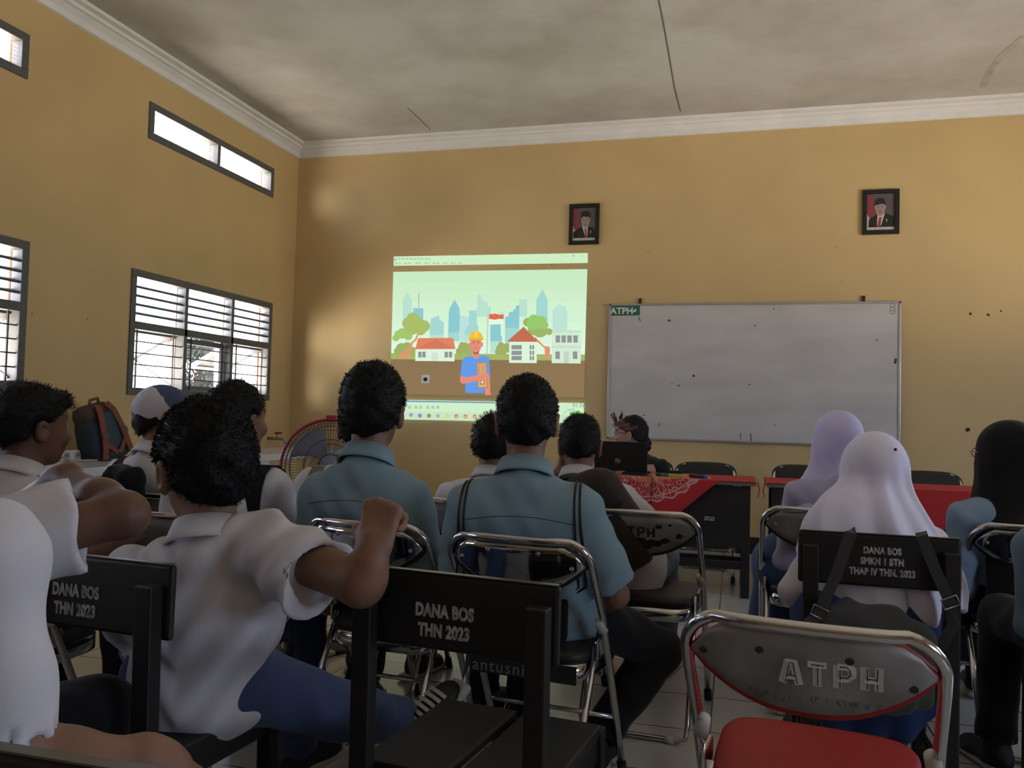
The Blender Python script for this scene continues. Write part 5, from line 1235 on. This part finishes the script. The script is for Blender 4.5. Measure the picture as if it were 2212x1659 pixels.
# ---- left row, further ahead
S1 = person('boy with dark green tinged hair and thick black strap, before the window', P(515, 906, 2.98), 0, 14, s=1.0, lean=.08, shirt=W_SHIRT, trousers=BLUE_TR, hair=dict(puff=.006, seed=7, spikes=1500), sw=.185,
            arms={1: dict(e=P(640, 1165, 3.0), w=P(600, 1215, 3.2), t=.85, sr=1.1)})
seat_for(S1, 'folding chair under the boy with the thick black strap')
sling(S1, 'black bag on a thick strap worn by the boy before the window', 1, fabric('black_nylon', (.008, .008, .009), wr=.4), .075, (.15, .17))
C1 = person('person in two-tone white and blue cap below the far window', P(358, 906, 3.38), 10, 42, s=1.0, roll=-8, at=cl(CH_CAP, -.03, .10), shirt=W_SHIRT, trousers=BLUE_TR, hair=dict(seed=8, spikes=300, nape=-.07), sw=.17)
def cap_part(pp):
    v = Vol(); H, R, s = pp['H'], pp['Rh'], pp['s']; T = lambda p: np.array(H)+R@(np.array(p)*s)
    v.ell(T((0, -.016, .035)), np.array((.094, .116, .108))*s, .01, R); n = nrm(R@np.array((0, .30, -1.))); v.cut(n, float(n@T((0, 0, -.002))))
    v.ell(T((0, -.135, -.005)), np.array((.035, .04, .030))*s, .006, R, op='sub')
    v.box(T((0, .13, .03)), np.array((.075, .07, .006))*s, .006, R@rotm(0, -12, 0), k=.012)
    V, F = v.mesh(.006); q = (V[F].mean(1)-np.array(H))@R/s; mi = np.where(q[:, 1]+q[:, 2]*.55 < .015, 0, 1)
    vmesh('cap', V, F, [fabric('cap_white', (.58, .58, .68), wr=.3), fabric('cap_blue', (.075, .10, .18), wr=.2)], pp['root'], mi)
cap_part(C1); sling(C1, 'black crumpled bag on the strap of the person in the cap', -1, fabric('black_nylon', (.008, .008, .009)), .05, bx=-.05, bz=-.07, bs=(.07, .06, .10))
D1 = person('boy in white with tan strap, hidden behind the left boy in blue', P(780, 924, 3.32), -2, -24, s=1.0, lean=.06, shirt=W_SHIRT, trousers=GREYBLUE_TR, hair=dict(puff=.003, seed=9, spikes=1300), sw=.19,
            arms={-1: dict(e=P(652, 1120, 3.25), w=P(690, 1170, 3.45), t=.9, sr=1.1)})
seat_for(D1, 'folding chair under the boy with the tan strap')
sling(D1, 'tan strapped bag on the boy behind the left boy in blue', -1, fabric('tan_webbing', (.21, .18, .14)), .07, (.13, .15))
M1 = person('boy in white with tousled hair, behind the centre boy in blue', P(1068, 962, 3.62), 0, -6, s=1.0, pitch=-6, lean=.10, shirt=W_SHIRT, trousers=GREYBLUE_TR, hair=dict(puff=.004, seed=10, spikes=1500, slen=.026), sw=.18)
seat_for(M1, 'folding chair under the boy with tousled hair')
BP = person('boy wearing a brown backpack, hand on his cheek, at the laptop table', P(1253, 962, 3.45), -2, -8, pitch=-10, s=.97, at=cl(CH_BP, -.10, .13), shirt=W_SHIRT, trousers=GREYBLUE_TR, hair=dict(puff=.0, seed=12, spikes=1600, slen=.013), sw=.185,
            arms={-1: dict(e=P(1188, 1110, 3.55), w=P(1204, 1032, 3.47), h=P(1216, 985, 3.47), n=(-1, -.3, 0), curl=.45, side=-1), 1: dict(e=P(1432, 1170, 3.5), w=P(1380, 1190, 3.75), t=.95, sr=1.15)})
def backpack():
    pp = BP; root = worn(pp, 'backpack', 'dark brown backpack on the boy with his hand on his cheek', 'backpack'); brn = fabric('brown_pack', (.040, .031, .026), wr=.25); blk = mat('black_web', (.010, .010, .010), .7)
    sp = nrm(pp['shc']-pp['hip']); bk = nrm(np.cross(pp['right'], sp)); bk = -bk if bk@pp['fw'] > 0 else bk; R = np.stack((np.cross(-bk, sp)*1., -bk, sp), 1)
    c0 = pp['shc']+bk*.175-sp*.10+pp['right']*.075; T = lambda p: c0+R@np.array(p)
    v = Vol(); v.box(T((0, 0, 0)), (.150, .07, .185), .065, R); v.box(T((0, -.075, -.07)), (.115, .035, .115), .033, R, k=.02); v.ell(T((0, .0, .15)), (.135, .07, .08), .05, R)
    V, F = v.mesh(.009); vmesh('pack_body', V, F, brn, root)
    MB().tube([T((-.075, .03, .17)), T((-.08, .02, .225)), T((-.04, .01, .245)), T((0, .02, .225)), T((.005, .03, .17))], .009, 8).build('top_handle', blk, root)
    tr = shirt_tree(pp)
    for q in (-1, 1):
        pts, ns = wrap(pp, q*.085, q*.12, 40, 210, tree=tr); pts = [T((q*.07, .05, .13))]+pts; ns = [bk]+ns
        MB().strap(pts, [tuple(x) for x in ns], .055, .008).build('shoulder_strap', brn, root)
    MB().strap([T((-.13, -.072, .06)), T((0, -.105, .015)), T((.13, -.072, .06))], tuple(bk), .008, .003).build('zip', blk, root)
backpack()
# ---- the person at the laptop
TC = person('person in black shirt and patterned headcloth seated at the laptop', P(1362, 938, 6.12), -150, -80, s=1.02, lean=.10, at=(P(1392, 1000, 6.4)[0], P(1392, 1000, 6.4)[1]-.02), shirt=T_SHIRT, trousers=BLACK_TR, skin=SKIN3, sw=.21, bulk=1.15,
            hair=dict(puff=.004, seed=13, spikes=700, nape=-.10), arms={-1: dict(e=P(1422, 1014, 5.98), w=P(1352, 1020, 5.80), curl=.4, t=.52, sr=1.1, eb=1.35), 1: dict(e=P(1300, 1040, 6.15), w=P(1322, 1028, 5.9), curl=.4)})
def headcloth(pp):
    H, R, s = pp['H'], pp['Rh'], pp['s']; T = lambda p: np.array(H)+R@(np.array(p)*s); v = Vol()
    v.ell(T((0, -.012, .045)), np.array((.096, .114, .070))*s, .01, R @ rotm(0, 14, 0)); n = nrm(R@np.array((0, -.25, 1.))); v.cut(n, float(n@T((0, 0, .085)))); n = nrm(R@np.array((0, .25, -1.))); v.cut(n, float(n@T((0, 0, .020))))
    for (a, b, r0, r1) in (((.0, .10, .06), (.01, .15, .135), .022, .006), ((-.01, .10, .06), (-.03, .12, .15), .02, .006), ((.02, .09, .06), (.04, .08, .165), .022, .006), ((0, .10, .05), (0, .135, .07), .028, .012)): v.cap(T(a), T(b), r0*s, r1*s, .012)
    v.warp(lambda X: .003*np.sin(X[..., 2]*140+X[..., 0]*60+X[..., 1]*40))
    V, F = v.mesh(.006); m = mat('patterned_headcloth', (.12, .045, .022), .7, col2=(.018, .010, .008), nscale=28); q = (V[F].mean(1)-np.array(H))@R/s
    mi = np.where((np.abs(q[:, 0]+.02-q[:, 2]*.2) < .022) & (q[:, 1] > .03) & (q[:, 2] < .11), 1, 0); vmesh('headcloth', V, F, [m, mat('cream_cloth', (.40, .31, .22), .8)], pp['root'], mi)
    bun = Vol(); bun.ell(T((0, -.105, -.07)), np.array((.05, .05, .06))*s, .02, R); bun.warp(lambda X: .004*np.sin(X[..., 2]*150+X[..., 0]*120)); V, F = bun.mesh(.008); vmesh('ponytail', V, F, HAIR, pp['root'])
def glasses(pp, m):
    H, R, s = pp['H'], pp['Rh'], pp['s']; T = lambda p: Vector(np.array(H)+R@(np.array(p)*s)); g = MB()
    for q in (-1, 1):
        g.tube([T((q*.032+.022*math.cos(a), .100, .008+.017*math.sin(a))) for a in np.linspace(0, 2*PI, 19)[:-1]], .0022, 6, closed=True); g.tube([T((q*.054, .106, .012)), T((q*.080, .06, .012)), T((q*.084, -.01, .004))], .002, 6)
    g.tube([T((-.010, .110, .012)), T((.010, .110, .012))], .002, 6); g.build('eyeglasses', m, pp['root'])
headcloth(TC); glasses(TC, mat('spectacle_frame', (.02, .012, .012), .3))
# ---- girls in headscarves
def scarf(pp, m, drape, fold=.006, nf=9, phase=0., tail=None, face=True, grow=0., vox=.0075, hemz=-.34):
    H, R, s = pp['H'], pp['Rh'], pp['s']; T = lambda p: np.array(H)+R@(np.array(p)*s); v = Vol()
    v.ell(T((0, -.018, .026)), np.array((.094+grow, .116+grow, .106+grow))*s, .02, R); v.ell(T((0, .0, -.06)), np.array((.082+grow, .092, .085))*s, .05, R)
    for (a, b, ra, rb, fl) in drape: v.ecap(np.array(H)+np.array(a), np.array(H)+np.array(b), ra, rb, fl, pp['fw'], .05)
    v.cut((0, 0, -1.), -(float(H[2])+hemz))
    if tail: 
        for (a, b, ra, rb, fl) in tail: v.ecap(np.array(H)+np.array(a), np.array(H)+np.array(b), ra, rb, fl, pp['fw'], .04)
    Hh = np.array(H)
    def folds(X):
        q = X-Hh; a = np.arctan2(q[..., 0], -q[..., 1]+.02); dz = np.clip(-(q[..., 2]-.05)/.25, 0, 1.2)
        w = np.sin(a*nf*.5+phase+.7*np.sin(q[..., 2]*9+phase)+.35*a*a); return -fold*dz*(1.6*(.5-np.abs(w))+.35*np.sin(a*nf*1.7+2+q[..., 2]*14))
    v.warp(folds)
    if face: v.ell(T((0, .128, -.022)), np.array((.062, .075, .086))*s, .008, R, op='sub')
    V, F = v.mesh(vox); V = relax(V, F, 1, .3); return vmesh('headscarf', V, F, m, pp['root'])
def skirt(pp, m, w=.17):
    v = Vol(); hp = pp['hip']; k = np.array((0, .40, pp['seat']+.03)); v.ecap(hp+np.array((-.06, 0, -.02)), hp+np.array((.06, 0, -.02)), .16, .16, .8, (0, 1, 0), .05); v.cap(hp+np.array((.07, 0, -.02)), k+np.array((.09, 0, 0)), .11, .10, .08); v.cap(hp+np.array((-.07, 0, -.02)), k+np.array((-.09, 0, 0)), .11, .10, .08)
    for q in (-1, 1): v.cap(k+np.array((q*.08, 0, -.02)), np.array((q*.11, .42, .13)), .10, .105, .08)
    v.ecap(np.array((-.07, .03, pp['seat']-.15)), np.array((.07, .03, pp['seat']-.15)), .12, .12, .6, (0, 1, 0), .05) if w > .2 else None
    v.cut((0, 0, -1.), -.13); v.warp(lambda X: -.008*np.sin(X[..., 0]*60+X[..., 2]*6)*np.clip((pp['seat']+.1-X[..., 2])/.3, 0, 1)); V, F = v.mesh(.011); vmesh('skirt', V, F, m, pp['root'])
LG = person('girl in lilac headscarf facing the whiteboard, behind the white headscarf', P(1807, 953, 3.45), -4, -22, s=.98, at=cl(CH_L, -.02, .10), shirt=fabric('pale_lilac_shirt', (.45, .43, .62)), hair=None, collar=False, longsleeve=True, sw=.165, ears=False)
scarf(LG, LILAC, [((0, -.02, -.05), (-.01, -.02, -.17), .085, .085, .9), ((-.01, -.02, -.16), (-.02, -.03, -.30), .095, .185, .72), ((-.04, -.03, -.27), (.03, -.04, -.36), .15, .15, .7)], fold=.014, nf=7, phase=.7)
skirt(LG, BLUE_TR)
HG = person('girl in white headscarf on the black wooden chair with a hung bag', P(1886, 1018, 2.66), 0, -8, s=.98, at=cl(CHAIR_RW, .0, .13), shirt=W_SHIRT, hair=None, collar=False, longsleeve=True, sw=.15, ears=False, hem=.05, bulk=1.18,
            arms={1: dict(e=(.13, .10, .64), w=(.06, .30, .60), world=False), -1: dict(e=(-.21, .04, .62), w=(-.10, .28, .58), world=False)})
scarf(HG, WHITE_SC, [((0, -.02, -.02), (.0, -.06, -.25), .095, .205, .74), ((-.05, -.08, -.22), (.05, -.11, -.38), .185, .19, .80)], fold=.020, nf=8, phase=2.1, vox=.007, hemz=-.40)
MB().lathe([(0, 0), (.005, .001), (.0035, .005), (0, .006)], HG['H']+np.array((.045, -.118, .075)), 10, R=Matrix.Rotation(PI/2.6, 3, 'X')).build('scarf_pin', RUBBER, HG['root'])
skirt(HG, fabric('blue_skirt', (.03, .055, .17)), .3)
KG = person('girl in black headscarf and pale blue shirt at the right edge', P(2172, 985, 3.10), -8, -36, s=1.0, at=cl(CH_K, -.10, .11), shirt=fabric('pale_blue_shirt', (.25, .35, .47)), hair=None, collar=False, longsleeve=True, sw=.175, ears=False,
            arms={-1: dict(e=P(2072, 1265, 3.06), w=P(2105, 1300, 3.30))})
scarf(KG, BLACK_SC, [((0, -.02, -.05), (.0, -.02, -.17), .09, .095, .9), ((.0, -.02, -.17), (.01, -.04, -.27), .11, .195, .80)], fold=.008, nf=6, phase=1., hemz=-.30, tail=[((.02, -.07, -.22), (-.02, -.12, -.50), .13, .10, .55)], grow=.004)
glasses(KG, mat('silver_frame', (.6, .6, .6), .25, 1.)); skirt(KG, fabric('dark_skirt', (.018, .022, .026)))
RP = person('person at the right edge seen as a teal blue sleeve only', P(2372, 1010, 2.42), -4, -10, s=1.0, lean=.05, shirt=fabric('teal_blue_shirt', (.13, .20, .25)), trousers=BLACK_TR, hair=dict(seed=15, spikes=400), sw=.185, longsleeve=True,
            arms={-1: dict(e=P(2236, 1345, 2.38), w=P(2290, 1400, 2.6))})
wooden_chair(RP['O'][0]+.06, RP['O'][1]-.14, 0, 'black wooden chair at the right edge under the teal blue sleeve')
# ---- bag hung on the right wooden chair
def hung_bag():
    o = ROOTM[CHAIR_RW.name]; root = empty('shoulder_bag', o.translation, 0, 'grey bag hung by two buckled straps on the stencilled chair', 'bag'); W = dict(parent=root, world=True)
    web = fabric('grey_webbing', (.055, .056, .056), wr=.1); d = 2.29
    ctr = P(1890, 1432, d-.02); v = Vol(); v.box(ctr, (.15, .05, .12), .05); v.box(ctr+np.array((-.01, -.05, -.03)), (.105, .02, .085), .018, k=.02); v.cap(P(1800, 1335, d), P(1930, 1330, d), .03, .03, .04); v.cap(P(1830, 1300, d+.02), P(1850, 1340, d), .02, .03, .04); v.warp(lambda X: .006*np.sin(X[..., 0]*45+X[..., 2]*38)*np.sin(X[..., 2]*30))
    L = full_matrix(root).inverted(); V, F = v.mesh(.009); V = V-np.array(L.inverted().translation); vmesh('bag_body', V, F, web, root)
    for pts, w in (([P(1838, 1147, 2.36), P(1838, 1152, d), P(1805, 1245, d), P(1770, 1322, d), P(1742, 1352, d)], .030), ([P(1990, 1152, 2.31), P(1992, 1158, d-.03), P(2022, 1235, d-.03), P(2052, 1300, d-.03), P(2060, 1350, d-.02), P(2030, 1400, d)], .030)):
        st = MB().strap([tuple(p) for p in pts], (-.2, -1, .12), w, .004).build('strap', web, **W)
        p = pts[3]; a = nrm(np.array(pts[3])-pts[2]); sd = nrm(np.cross(a, (0, -1, 0))); q = [p+a*i*.014+sd*j*.021+np.array((0, -.007, 0)) for i, j in ((-1, -1), (-1, 1), (1, 1), (1, -1))]
        MB().tube([tuple(x) for x in q], .0022, 6, closed=True).build('buckle', mat('buckle_metal', (.5, .48, .42), .35, 1.), st, world=True)
hung_bag()

def striped_laces():                                                  # broad pale laces over the front boy's raised shoe
    sh = [c for c in W1['root'].children if c.name.startswith('shoe')][-1]; k, an, sp = W1['lg'][1]
    d = nrm((sp['f'][0], sp['f'][1], sp.get('tilt', 0))); up = nrm(np.cross(np.cross(d, (0, 0, 1)), d)); sd = np.cross(d, up); a = an+np.array((0, 0, -.012)); lm = mat('pale_lace', (.42, .40, .36), .8)
    for i in range(6):
        t = .035+i*.020; h = .006-.0062*i
        MB().strap([a+d*t+sd*math.sin(u)*.044+up*(h+.012-.046*(1-math.cos(u))*.6) for u in np.linspace(-1.2, 1.2, 9)], tuple(up), .011, .004).build('lace', lm, sh)
striped_laces()
